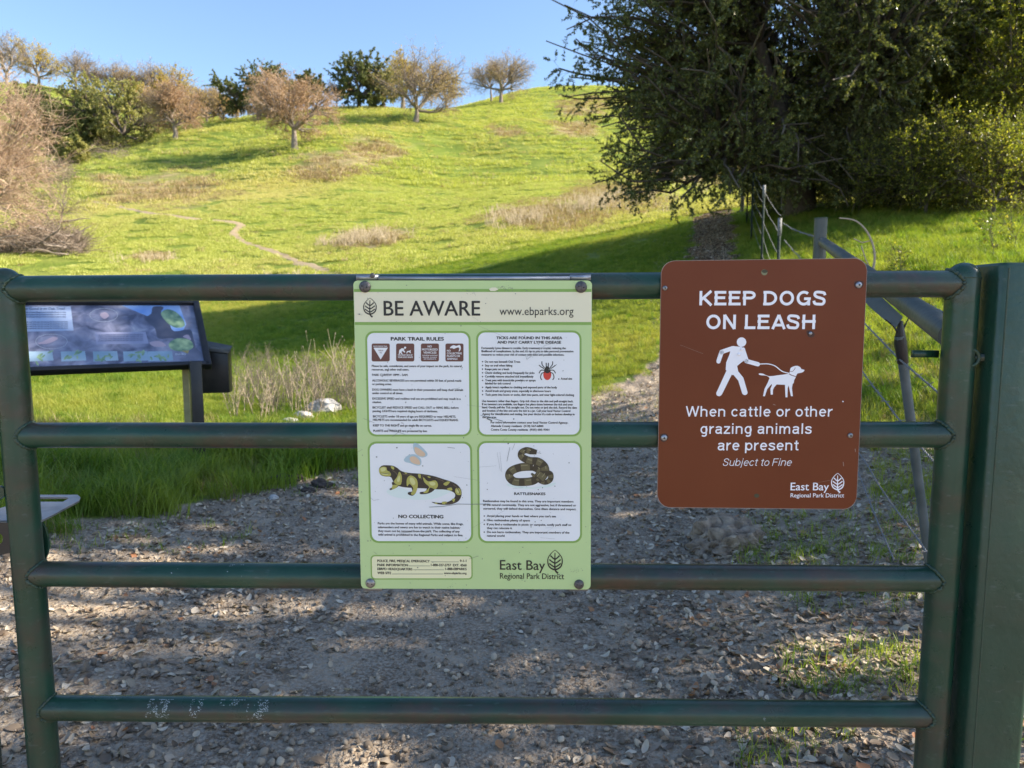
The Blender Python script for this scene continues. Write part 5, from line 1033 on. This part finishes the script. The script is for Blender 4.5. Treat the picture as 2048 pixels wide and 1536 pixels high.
# ------------------------------------------------------------------ trees
def clusters(n, rad, r, shell=.55, flat_bottom=-.6, lobes=6, lob=.25):
    """cluster centres in a lumpy ellipsoid of radii rad"""
    D = norm(r.normal(size=(n * 3, 3))); D = D[D[:, 2] > flat_bottom][:n]; ld_ = norm(r.normal(size=(lobes, 3)))
    k = 1 + lob * (np.max(D @ ld_.T, 1) - .75) * 2; t = (shell + (1 - shell) * r.uniform(0, 1, len(D)) ** .6) * k
    return D * t[:, None] * np.array(rad)
def tree(name, label, cat, base, rad, cz, trunk_r, ncl, ntw, twl, leaves, lsize, lmat, tmat, bmat_, seed, group=None, droop=.15, shell=.5, fb=-.6, lob=.3, sub=0, twr=.006, limbs=6, nostem=False, lean=(0, 0), aspect=.5, asym=None, sides=5):
    """base: point on the ground; crown ellipsoid of radii rad centred cz above it"""
    r = np.random.default_rng(seed); base = np.array(base, float); T_ = empty(name, label, cat, tuple(base), group)
    C = clusters(ncl, rad, r, shell, fb, lob=lob) + np.array([lean[0], lean[1], cz]); 
    if asym is not None: C = asym(C)
    n = len(C); fork = np.array([lean[0] * .2, lean[1] * .2, max(cz - rad[2] * .75, cz * .3)])
    # limbs: farthest-point sample pulled toward the fork
    L_ = [C[r.integers(n)]]
    for _ in range(limbs - 1): dd = np.min([np.linalg.norm(C - l, axis=1) for l in L_], 0); L_.append(C[dd.argmax()])
    L_ = np.array(L_); LP_ = fork + (L_ - fork) * .55; mb = MB(); k = 8; t = np.linspace(0, 1, k)[None, :, None]
    if not nostem:
        s = np.linspace(0, 1, 8); P = np.stack([np.zeros(8), np.zeros(8), -.25 + (fork[2] + .25) * s], -1) + np.stack([np.interp(s, [0, 1], [0, fork[0]]), np.interp(s, [0, 1], [0, fork[1]]), s * 0], -1) + r.normal(0, trunk_r * .12, (8, 3)) * s[:, None]
        tube_mb(mb, P, trunk_r * (1.35 - .95 * s ** .35 * .5 - .25 * s), 10)
    def curved(A, B, sag, jit):
        Mid = (A + B) / 2 + np.array([0, 0, 1.]) * sag * np.linalg.norm(B - A, axis=1, keepdims=True) + r.normal(0, 1, A.shape) * jit * np.linalg.norm(B - A, axis=1, keepdims=True)
        P = (1 - t) ** 2 * A[:, None] + 2 * t * (1 - t) * Mid[:, None] + t ** 2 * B[:, None]
        return P + r.normal(0, 1, P.shape) * (jit * .12) * np.linalg.norm(B - A, axis=1)[:, None, None] * np.sin(t * PI)
    A = np.repeat(fork[None], len(LP_), 0); P = curved(A, LP_, .1, .12); tt = np.linspace(0, 1, k)
    V, F = tubes(P, np.repeat((trunk_r * (.55 - .28 * tt))[None], len(P), 0), 7); mb.add(V, F)
    near_ = np.argmin(np.linalg.norm(C[:, None] - LP_[None], axis=2), 1); A = LP_[near_]; fr = r.uniform(.45, 1, n); A = np.array([P[i, int(f * (k - 1))] for i, f in zip(near_, fr)])
    P2 = curved(A, C, .08, .16); V, F = tubes(P2, np.repeat((trunk_r * (.22 - .16 * tt) * (.55 if ncl > 200 else 1))[None], n, 0), sides); mb.add(V, F)
    mb.build('trunk', bmat_, T_, True)
    # twigs
    N_ = n * ntw; ci = np.repeat(np.arange(n), ntw); st = r.uniform(.55, 1, N_); O = P2[ci, np.clip((st * (k - 1)).astype(int), 0, k - 1)]
    out_ = norm(C - np.array([lean[0], lean[1], cz - rad[2] * .3])); dr = norm(out_[ci] * .8 + r.normal(0, .75, (N_, 3)) + np.array([0, 0, -droop])); ln_ = twl * r.uniform(.5, 1.2, N_)
    E_ = O + dr * ln_[:, None]; mid = (O + E_) / 2 + r.normal(0, .08, (N_, 3)) * ln_[:, None] + np.array([0, 0, .05]) * ln_[:, None]
    PT = np.stack([O, mid, E_ + np.array([0, 0, -droop * .3]) * ln_[:, None]], 1); mb = MB()
    V, F = tubes(PT, np.repeat(np.array([[twr, twr * .7, twr * .3]]), N_, 0), 3); mb.add(V, F); ends = [(PT, N_)]
    allP = PT
    if sub:
        M_ = N_ * sub; si = np.repeat(np.arange(N_), sub); f = r.uniform(.25, 1, M_)[:, None]; O2 = np.where(f < .5, PT[si, 0] + (PT[si, 1] - PT[si, 0]) * f * 2, PT[si, 1] + (PT[si, 2] - PT[si, 1]) * (f * 2 - 1))
        d2 = norm(dr[si] + r.normal(0, .6, (M_, 3))); l2 = ln_[si][:, None] * r.uniform(.3, .7, (M_, 1)); PS = np.stack([O2, O2 + d2 * l2 * .5 + r.normal(0, .05, (M_, 3)) * l2, O2 + d2 * l2 + np.array([0, 0, -droop * .2]) * l2], 1)
        V, F = tubes(PS, np.repeat(np.array([[twr * .6, twr * .45, twr * .2]]), M_, 0), 3); mb.add(V, F); allP = PS
    mb.build('twigs', tmat, T_)
    if leaves:
        nt_ = len(allP); li = r.integers(0, nt_, leaves); f = r.uniform(.1, 1.05, (leaves, 1)); c = np.where(f < .5, allP[li, 0] + (allP[li, 1] - allP[li, 0]) * f * 2, allP[li, 1] + (allP[li, 2] - allP[li, 1]) * (f * 2 - 1))
        a = norm(norm(allP[li, 2] - allP[li, 0]) * .5 + r.normal(0, .7, (leaves, 3))); nn = norm(np.cross(a, norm(r.normal(0, 1, (leaves, 3))))) ; b = np.cross(nn, a); s = lsize * r.uniform(.55, 1.2, (leaves, 1))
        q0 = c; q2 = c + a * s; m_ = c + a * s * .45 + nn * s * .08; V = np.stack([q0, m_ + b * s * aspect * .5, q2, m_ - b * s * aspect * .5], 1).reshape(-1, 3)
        mb = MB(); mb.add(V, np.arange(leaves * 4).reshape(-1, 4)); mb.build('foliage', lmat, T_)
    return T_
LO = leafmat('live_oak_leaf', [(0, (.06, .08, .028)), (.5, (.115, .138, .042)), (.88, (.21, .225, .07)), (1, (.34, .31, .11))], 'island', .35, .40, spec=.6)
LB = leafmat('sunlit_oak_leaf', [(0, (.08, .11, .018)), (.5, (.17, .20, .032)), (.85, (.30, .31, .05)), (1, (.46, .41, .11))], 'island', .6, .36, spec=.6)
LF = leafmat('far_oak_leaf', [(0, (.07, .09, .035)), (.5, (.12, .145, .05)), (1, (.23, .24, .09))], 'island', .2)
LV = leafmat('olive_leaf', [(0, (.20, .21, .07)), (.5, (.33, .32, .11)), (1, (.48, .44, .19))], 'island', .3)
LY = leafmat('yellow_leaf', [(0, (.38, .27, .05)), (.5, (.52, .40, .08)), (1, (.60, .50, .15))], 'island', .3)
LRU = leafmat('rusty_leaf', [(0, (.26, .155, .09)), (.5, (.38, .24, .15)), (1, (.48, .33, .20))], 'island', .25)
LT = leafmat('tan_leaf', [(0, (.32, .22, .09)), (.5, (.44, .31, .13)), (1, (.52, .40, .18))], 'island', .25)
TWg = leafmat('grey_twig', [(0, (.17, .13, .10)), (1, (.30, .24, .19))], 'island', 0, .9)
TWp = leafmat('pinkish_twig', [(0, (.33, .22, .16)), (.6, (.50, .36, .26)), (1, (.66, .52, .39))], 'island', 0, .9)
TWd = leafmat('dark_twig', [(0, (.05, .04, .03)), (1, (.11, .09, .065))], 'island', 0, .9)

# the two big live oaks right of the path
def sway(C): return C
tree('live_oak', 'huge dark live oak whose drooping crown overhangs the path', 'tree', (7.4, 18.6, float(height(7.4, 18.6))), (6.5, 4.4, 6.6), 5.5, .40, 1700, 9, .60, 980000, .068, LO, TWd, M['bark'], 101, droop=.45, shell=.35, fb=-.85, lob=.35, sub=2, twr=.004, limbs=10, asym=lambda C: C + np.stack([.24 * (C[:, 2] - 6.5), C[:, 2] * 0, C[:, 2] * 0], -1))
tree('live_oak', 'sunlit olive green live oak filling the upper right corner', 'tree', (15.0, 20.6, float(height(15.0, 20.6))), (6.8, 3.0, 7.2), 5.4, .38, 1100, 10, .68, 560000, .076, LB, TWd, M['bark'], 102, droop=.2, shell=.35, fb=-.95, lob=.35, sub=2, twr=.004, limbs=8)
# understorey along their feet
for i, (u_, v_, rx, rz_, lab) in enumerate([(1590, 432, 1.9, 1.6, 'dark leafy shrub next to the fence at the foot of the big oak'), (1720, 440, 1.4, 1.35, 'dense shrub under the big oak behind the pipe post'), (1850, 442, 1.4, 1.2, 'speckled sunlit shrub at the far edge of the bright grass'), (1985, 446, 1.4, 1.2, 'rightmost leafy shrub at the far edge of the bright grass')]):
    p = hit1(u_, v_); p = p * (1 + 1.2 / np.hypot(p[0], p[1])); p[2] = height(p[0], p[1])
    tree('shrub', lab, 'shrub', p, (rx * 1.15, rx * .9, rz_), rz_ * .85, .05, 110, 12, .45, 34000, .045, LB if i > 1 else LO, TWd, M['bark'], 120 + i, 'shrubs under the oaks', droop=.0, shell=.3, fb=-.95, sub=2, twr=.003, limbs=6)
for i, (u_, v_, rx, rz_, k_, lab) in enumerate([(1735, 437, 1.9, 3.0, .5, 'olive green bay tree rising behind the pipe fence post'), (1870, 437, 2.1, 4.0, 1.0, 'tall sunlit bay tree in the middle of the thicket above the bright grass'), (2020, 440, 2.2, 4.2, .6, 'tallest sunlit bay tree at the right edge of the picture')]):
    p = hit1(u_, v_); R_ = np.hypot(p[0], p[1]); p = p * (1 + (2.2 + k_) / R_); p[2] = height(p[0], p[1])
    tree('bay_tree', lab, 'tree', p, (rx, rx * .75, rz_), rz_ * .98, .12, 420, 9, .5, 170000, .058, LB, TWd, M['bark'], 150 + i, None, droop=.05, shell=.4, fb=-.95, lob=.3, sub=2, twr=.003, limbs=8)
# oaks beside and behind the viewer that throw the shade over the gate
for i, (x_, y_, cz_, rd, nl) in enumerate([(9.0, 4.6, 6.0, (3.6, 4.2, 4.4), 78000), (11.0, -4.0, 6.0, (4.5, 4.5, 4), 50000), (7.0, 7.4, 5.6, (2.0, 1.6, 2.0), 9000)]):
    if i: continue
    tree('live_oak', ['live oak standing right of the gate and shading it', 'live oak behind the viewer, outside the picture'][i], 'tree', (x_, y_, float(height(x_, y_))), rd, cz_, .3, 185, 12, .8, nl, .10, LO, TWd, M['bark'], 131 + i, droop=.3, shell=.3, fb=-.8, sub=0, limbs=7)

# hill trees: u of trunk, v of base, v of top, crown left, crown right, kind
def hilltree(name, label, ub, vb, vt, ul, ur, kind, seed, group=None, push=0, bot=None):
    if ub < 480: vt -= 9; c_ = (ul + ur) / 2; ul = c_ - (c_ - ul) * 1.16; ur = c_ + (ur - c_) * 1.16
    if kind == 'dark': vt -= 10
    p = hit1(ub, vb); R0 = math.hypot(p[0], p[1]); miss = R0 > 300
    if miss:                                   # it stands on the skyline: put it on the crest below that direction
        d = ray(ub, vb); rr_ = np.linspace(120, 250, 200); k_ = math.hypot(d[0], d[1]); X = d[0] / k_ * rr_; Y = d[1] / k_ * rr_; Zr = height(X, Y); q_ = np.argmax((Zr - CAMZ) / rr_); p = np.array([X[q_], Y[q_], Zr[q_]]); R0 = rr_[q_]
    if push: p = p * ((R0 + push) / R0); p[2] = height(p[0], p[1]); R0 += push
    dep = p[1]; m = dep / FPX; H = (vb - vt) * m * (1 if not push else 1); 
    if push or miss: H = (CAMZ + ray(ub, vt)[2] * dep / ray(ub, vt)[1]) - p[2]
    W = (ur - ul) * m / 2; lx = ((ul + ur) / 2 - ub) * m; zb = (.30 * H) if bot is None else (vb - bot) * m
    rz_ = (H - zb) / 2; cz = zb + rz_; s = max(W / 4.5, .25)
    K = dict(
        rusty=dict(ncl=150, ntw=14, twl=1.1 * s, leaves=24000, lsize=.13, lmat=LRU, tmat=TWp, sub=3, twr=.012, shell=.2, fb=-.85, lob=.25),
        tan=dict(ncl=130, ntw=12, twl=1.2 * s, leaves=13000, lsize=.14, lmat=LT, tmat=TWg, sub=2, twr=.016, shell=.25, fb=-.8, lob=.45),
        yellow=dict(ncl=110, ntw=8, twl=1.1 * s, leaves=16000, lsize=.17, lmat=LY, tmat=TWg, sub=1, twr=.018, shell=.35, fb=-.6, lob=.45),
        bare=dict(ncl=80, ntw=8, twl=1.4 * s, leaves=500, lsize=.25, lmat=LT, tmat=TWg, sub=2, twr=.020, shell=.35, fb=-.4, lob=.6),
        dark=dict(ncl=130, ntw=8, twl=.8 * s, leaves=42000, lsize=.23, lmat=LF, tmat=TWd, sub=0, twr=.012, shell=.2, fb=-.98, lob=.15),
        olive=dict(ncl=110, ntw=8, twl=.9 * s, leaves=36000, lsize=.22, lmat=LV, tmat=TWd, sub=0, twr=.012, shell=.35, fb=-.95, lob=.3))[kind]
    return tree(name, label, 'tree' if name != 'bush' else 'bush', p, (W * (1.24 if kind in ('dark', 'olive') else 1.12), W * .95, rz_ * (1.14 if kind in ('dark', 'olive') else 1.06)), cz, max(.11, .042 * H) * (.8 if kind in ('bare',) else 1), K['ncl'], K['ntw'], K['twl'], K['leaves'], K['lsize'], K['lmat'], K['tmat'], M['barkgrey'] if kind in ('rusty', 'tan', 'bare', 'yellow') else M['bark'], seed, group, droop=.05, shell=K['shell'], fb=K['fb'], lob=K['lob'], sub=K['sub'], twr=K['twr'], limbs=8, lean=(lx, 0), aspect=.7, sides=4)
G_ = 'trees on the hillside'
HTL = [('deciduous_oak', 'round rusty pink oak with a pale trunk on the middle of the slope', 590, 300, 150, 494, 670, 'rusty', 272, 0),
 ('deciduous_oak', 'spreading golden brown oak just below the ridge', 832, 245, 110, 762, 928, 'tan', 236, 0),
 ('deciduous_oak', 'small rusty tree at the top of the left slope', 352, 279, 168, 298, 396, 'rusty', 266, 0),
 ('deciduous_oak', 'bare branched oak alone on the grassy hilltop', 1002, 207, 113, 942, 1066, 'tan', 190, 0),
 ('deciduous_oak', 'thin tree just left of the bare oak on the hilltop', 983, 203, 132, 946, 1010, 'bare', 185, 0),
 ('evergreen_oak', 'dark evergreen half hidden behind the rusty pink oak', 518, 268, 138, 440, 596, 'dark', 266, 10),
 ('evergreen_oak', 'dark evergreen top showing right of the rusty pink oak', 612, 232, 142, 585, 650, 'dark', 225, 14),
 ('evergreen_oak', 'tall dark round evergreen on the ridge', 718, 226, 104, 664, 782, 'dark', 226, 6),
 ('evergreen_oak', 'olive green oak between the dark evergreen and the golden oak', 768, 222, 122, 728, 808, 'olive', 218, 4),
 ('deciduous_oak', 'yellow treetop behind the golden brown oak', 806, 225, 106, 770, 850, 'yellow', 200, 14),
 ('deciduous_oak', 'yellow and bare oak right of the golden brown oak', 893, 218, 132, 858, 926, 'yellow', 210, 6),
 ('deciduous_oak', 'thin bare tree in the gap between the two evergreens', 674, 222, 160, 652, 694, 'bare', 215, 4),
 ('deciduous_oak', 'broad yellow oak on the far left skyline', 78, 168, 92, 28, 132, 'yellow', 160, 0),
 ('deciduous_oak', 'tall bare grey oak at the left edge of the skyline', 14, 172, 84, -22, 52, 'bare', 160, 0),
 ('deciduous_oak', 'bare oak with mistletoe clumps on the far left skyline', 152, 190, 116, 118, 194, 'bare', 170, 0),
 ('deciduous_oak', 'low bare oak right of the mistletoe oak', 215, 200, 138, 180, 256, 'bare', 200, 0),
 ('deciduous_oak', 'bare oak with a few yellow leaves on the far ridge', 262, 205, 136, 228, 298, 'tan', 205, 0),
 ('deciduous_oak', 'tallest bare grey oak in the far ridge row', 306, 215, 126, 272, 342, 'bare', 210, 0),
 ('deciduous_oak', 'yellow topped oak in the far ridge row', 350, 220, 142, 318, 386, 'yellow', 215, 0),
 ('deciduous_oak', 'pale tan oak left of the dark evergreen', 414, 250, 170, 374, 456, 'tan', 250, 8),
 ('deciduous_oak', 'small pale oak touching the dark evergreen', 448, 252, 182, 424, 476, 'tan', 250, 10),
 ('bush', 'low yellow bush on the far slope', 275, 225, 180, 250, 300, 'yellow', 222, 0),
 ('bush', 'yellow bush behind the small rusty tree', 385, 238, 192, 355, 415, 'yellow', 232, 0),
 ('deciduous_oak', 'slender bare oak between the mistletoe oak and the low bare oak', 186, 196, 130, 166, 206, 'bare', 195, 0),
 ('deciduous_oak', 'yellowing oak standing behind the small rusty tree', 330, 235, 158, 304, 356, 'yellow', 225, 8),
 ('bush', 'dark shrub at the upper left of the gully beside the bright slope', 90, 262, 214, 66, 120, 'dark', 260, 0),
 ('bush', 'pale olive bushy tree in the gully', 180, 292, 168, 134, 232, 'olive', 288, 0),
 ('bush', 'largest olive green bushy tree of the gully', 245, 296, 170, 190, 322, 'olive', 290, 0),
 ('bush', 'olive bush at the right end of the gully', 318, 268, 205, 284, 350, 'olive', 262, 4),
 ('bush', 'dark green bush at the mouth of the gully', 112, 312, 222, 74, 152, 'dark', 308, 0),
 ('bush', 'dark bush in the middle of the gully', 152, 305, 232, 124, 186, 'dark', 300, 0),
 ('bush', 'dark round bush below the olive bushy trees', 200, 290, 240, 168, 246, 'dark', 288, 0),
 ('bush', 'dark bush behind the bare tree at left', 66, 292, 190, 30, 110, 'dark', 285, 6),
 ('bush', 'lit green bush below the dark bushes', 148, 334, 288, 122, 172, 'olive', 332, 0)]
for i, (nm, lab, ub, vb, vt, ul, ur, kd, bot, push) in enumerate(HTL):
    hilltree(nm, lab, ub, vb, vt, ul, ur, kd, 200 + i, G_ if nm != 'bush' else 'bushes in the gully', push, bot)
# big bare tree at the left edge
p = hit1(-62, 508); dep = p[1]; m_ = dep / FPX
tree('bare_tree', 'big leafless pinkish tan tree at the left edge of the field', 'tree', p, (190 * m_, 150 * m_, 205 * m_), 205 * m_, .30, 300, 12, 1.5, 2500, .10, LT, TWp, M['barkgrey'], 301, droop=-.1, shell=.35, fb=-.9, lob=.3, sub=4, twr=.014, limbs=12)
p = hit1(118, 498); dep = p[1]; m_ = dep / FPX
tree('bare_tree', 'thin bare sapling leaning over the pile of dead branches', 'tree', p, (58 * m_, 40 * m_, 62 * m_), 84 * m_, .06, 50, 9, .8, 0, .1, LT, TWg, M['barkgrey'], 302, droop=.3, shell=.4, fb=-.9, sub=2, twr=.007, limbs=6)
# heap of dead wood at its foot
def deadwood(name, label, u0, u1, v0, v1, n, seed, hmax):
    r = np.random.default_rng(seed); P = hit(r.uniform(u0, u1, n), r.uniform(v0, v1, n)); c = P.mean(0); m_ = c[1] / FPX; mb = MB()
    for q in range(n):
        big = q < n * .02; L_ = r.uniform(.8, 2.6) if big else r.uniform(.4, 1.7); az = r.uniform(0, 2 * PI); el = r.normal(.15, .35); d = np.array([math.cos(az) * math.cos(el), math.sin(az) * math.cos(el), math.sin(el)])
        s = P[q].copy(); hx = 1 - abs((proj(*s)[0] - (u0 + u1) / 2) / ((u1 - u0) / 2)) ** 2 * .8; s[2] += r.uniform(0, hmax) * hx * r.uniform(.3, 1); t = np.linspace(0, 1, 6)[:, None]
        Q = s + d * L_ * t + np.cumsum(r.normal(0, .05, (6, 3)), 0) * L_ * .6; R_ = (r.uniform(.03, .075) if big else r.uniform(.008, .02)) * (1 - .75 * t[:, 0]); V, F = tubes(Q[None], R_[None], 6 if big else 3); mb.add(V, F, int(big))
    o = mb.build(name, [TWg, M['barkgrey']]); return tag(o, label, 'dead wood', None, 'stuff')
deadwood('brushwood', 'heap of grey fallen branches at the foot of the bare tree', 0, 172, 488, 512, 2600, 5, 1.7)
deadwood('brushwood', 'strip of pale dead brush along the gully edge', 158, 262, 290, 322, 900, 6, 1.6)
deadwood('brushwood', 'tangle of dead sticks beside the gully bushes', 85, 150, 330, 372, 900, 8, 2.2)
# dry, pale weeds standing in the field
def stalks(mb, p, h, r, nst=7, spread=.25, th=.004, br=9):
    for s in range(nst):
        az = r.uniform(0, 2 * PI); ln_ = r.uniform(.1, .5); t = np.linspace(0, 1, 7); hh = h * r.uniform(.55, 1.1); base = p + np.array([math.cos(az), math.sin(az), 0]) * r.uniform(0, spread * .4)
        Q = base + np.stack([math.cos(az) * ln_ * hh * t ** 1.4, math.sin(az) * ln_ * hh * t ** 1.4, hh * t], -1) + np.cumsum(r.normal(0, .012, (7, 3)), 0) * hh; V, F = tubes(Q[None], (th * (1 - .6 * t))[None], 4); mb.add(V, F)
        for b in range(br):
            f = r.uniform(.3, .98); o = Q[int(f * 6)]; d = norm(np.array([r.normal(0, .5), r.normal(0, .5), 1.0])); L_ = hh * r.uniform(.12, .3); q = np.stack([o, o + d * L_ * .5 + r.normal(0, .01, 3), o + d * L_]); V, F = tubes(q[None], np.array([[th * .6, th * .45, th * .35]]), 3); mb.add(V, F)
            V, F = tubes((q[2] + np.array([[0, 0, -.01], [0, 0, .012]]) * h)[None], np.array([[th * 1.0, th * 1.3]]), 3); mb.add(V, F)
WD = leafmat('dry_stalk', [(0, (.36, .28, .20)), (1, (.60, .50, .38))], 'island', .1, .8)
WDd = leafmat('dull_stalk', [(0, (.13, .115, .09)), (1, (.25, .21, .16))], 'island', .1, .8)
r = np.random.default_rng(17)
for (u_, v_, h_) in [(470, 836, .62), (520, 838, .5), (548, 830, .75), (590, 828, .95), (618, 838, .62), (650, 822, .85), (684, 815, 1.0), (712, 822, .95), (742, 815, .9)]:
    q = hit1(u_, v_); mb = MB(); stalks(mb, q, h_, r, 6, .3, .0042, 8); o = mb.build('dry_weed', WD, loc=q); tag(o, 'dry branching weed stalk in the shaded clump left of the notice board', 'dry weed', 'dry weeds behind the gate')
mb = MB()
for _ in range(150):
    q = hit1(r.uniform(455, 735), r.uniform(745, 830)); stalks(mb, q, r.uniform(.25, .6), r, 4, .2, .003, 6)
tag(mb.build('weed_thicket', WDd), 'low tangle of dull dry stems on the shaded bank', 'dry weeds', None, 'stuff')
mb = MB()
for cu, cv, a, b, n_, h_ in [(735, 482, 62, 9, 80, .75), (655, 492, 34, 6, 25, .5), (1040, 440, 75, 16, 90, .65), (1240, 405, 90, 20, 90, .65), (1370, 360, 70, 16, 70, .75), (600, 570, 90, 8, 40, .5), (1160, 418, 60, 10, 50, .8), (300, 522, 70, 7, 30, .5)]:
    for _ in range(n_):
        q = hit1(cu + r.normal(0, a * .5), cv + r.normal(0, b * .6)); stalks(mb, q, h_ * r.uniform(.5, 1), r, 5, .5, .010, 4)
tag(mb.build('dry_brush', leafmat('pale_dry_brush', [(0, (.46, .37, .24)), (1, (.72, .62, .45))], 'island', .1, .9)), 'pale dry brush standing in patches on the sunlit field', 'dry brush', None, 'stuff')
# seedling plants in the bright grass on the right
for (u_, v_, h_, lab) in [(1797, 560, .50, 'small leafy weed with a dark stem in the bright grass'), (1985, 520, .9, 'pale twiggy plant at the right edge of the bright grass'), (2030, 500, 1.0, 'tall twiggy plant at the very right edge')]:
    q = hit1(u_, v_); T_ = tree('weed_plant', lab, 'plant', q, (h_ * .28, h_ * .28, h_ * .5), h_ * .55, .008, 22, 4, .14, 260, .045, LB, TWd, M['bark'], int(u_), droop=0, shell=.3, fb=-.9, twr=.0025, limbs=4)
mb = MB(); q = at(1745, 548, 4.6); P = np.array([q + np.array([a * .0032, 0, b * .0032]) for a, b in smooth([(0, 0), (2, 40), (-12, 78), (-38, 104), (-72, 110)], 5)]); tube_mb(mb, P, np.linspace(.008, .004, len(P)), 6)
P = np.array([q + np.array([a * .0032, .01, b * .0032]) for a, b in [(-6, 66), (-22, 62), (-40, 70)]]); tube_mb(mb, P, .004, 5); P = np.array([q + np.array([a * .0032, .01, b * .0032]) for a, b in [(2, 0), (-14, 30), (-24, 56)]]); tube_mb(mb, P, .004, 5)
tag(mb.build('dead_branch', WD, smooth=True), 'curved pale dead branch poking out of the grass behind the pipe post', 'branch')
# stones and clods
def rock(name, label, u_, v_, s, m, seed, flat_=.6, sub=3, rough=.5, group=None):
    q = hit1(u_, v_); bm = bmesh.new(); bmesh.ops.create_icosphere(bm, subdivisions=sub, radius=.5); rr_ = random.Random(seed)
    for v in bm.verts:
        n = v.co.normalized(); k = 1 + rough * .5 * float(fbm(np.array([n.x * 2 + seed]), np.array([n.y * 2 + n.z * 1.7]), seed, 4)[0]); v.co = Vector((n.x * s[0] * k * .5, n.y * s[1] * k * .5, n.z * s[2] * k * .5 * (1 if n.z > 0 else .4)))
    o = bm_obj(name, bm, m); o.location = (q[0], q[1], q[2] + s[2] * .12); tag(o, label, 'stone' if name == 'stone' else 'clod', group)
stm = mat('pale_rock', (.30, .30, .30), .9, col2=(.50, .48, .46), scale=9, bump=.8, bscale=18); clm = mat('dry_clod', (.16, .12, .09), .95, col2=(.38, .30, .22), scale=18, bump=1, bscale=50, contrast=.35); drk = mat('dark_soil', (.035, .028, .025), .95, col2=(.09, .07, .06), scale=20, bump=1, bscale=40)
rock('stone', 'pale speckled boulder left of the notice board', 648, 826, (.42, .3, .30), stm, 3); rock('stone', 'small grey stone beside the pale boulder', 608, 838, (.26, .2, .16), stm, 4); rock('stone', 'low grey stone left of the boulder in the weeds', 580, 846, (.22, .18, .10), stm, 6)
rock('stone', 'white stone at the edge of the lush grass', 548, 1000, (.07, .06, .05), stm, 8)
for k, (u_, v_, s_) in enumerate([(1425, 1088, .25), (1452, 1104, .22), (1472, 1080, .26), (1440, 1070, .22), (1492, 1096, .19), (1408, 1104, .15)]): 
    rock('clod', 'crumbly dry clod in the sunlit heap below the brown sign', u_, v_, (s_, s_ * .8, s_ * .75), clm, 20 + k, rough=1.5, sub=4, group='clods heaped on the path')
for k, (u_, v_, s_) in enumerate([(570, 966, .20), (592, 960, .16), (640, 974, .16), (618, 985, .10)]): rock('clod', 'dark soil clod at the end of the lush grass left of the notice board', u_, v_, (s_, s_ * .7, s_ * .5), drk, 40 + k, rough=1.5, group='dark clods beside the grass')
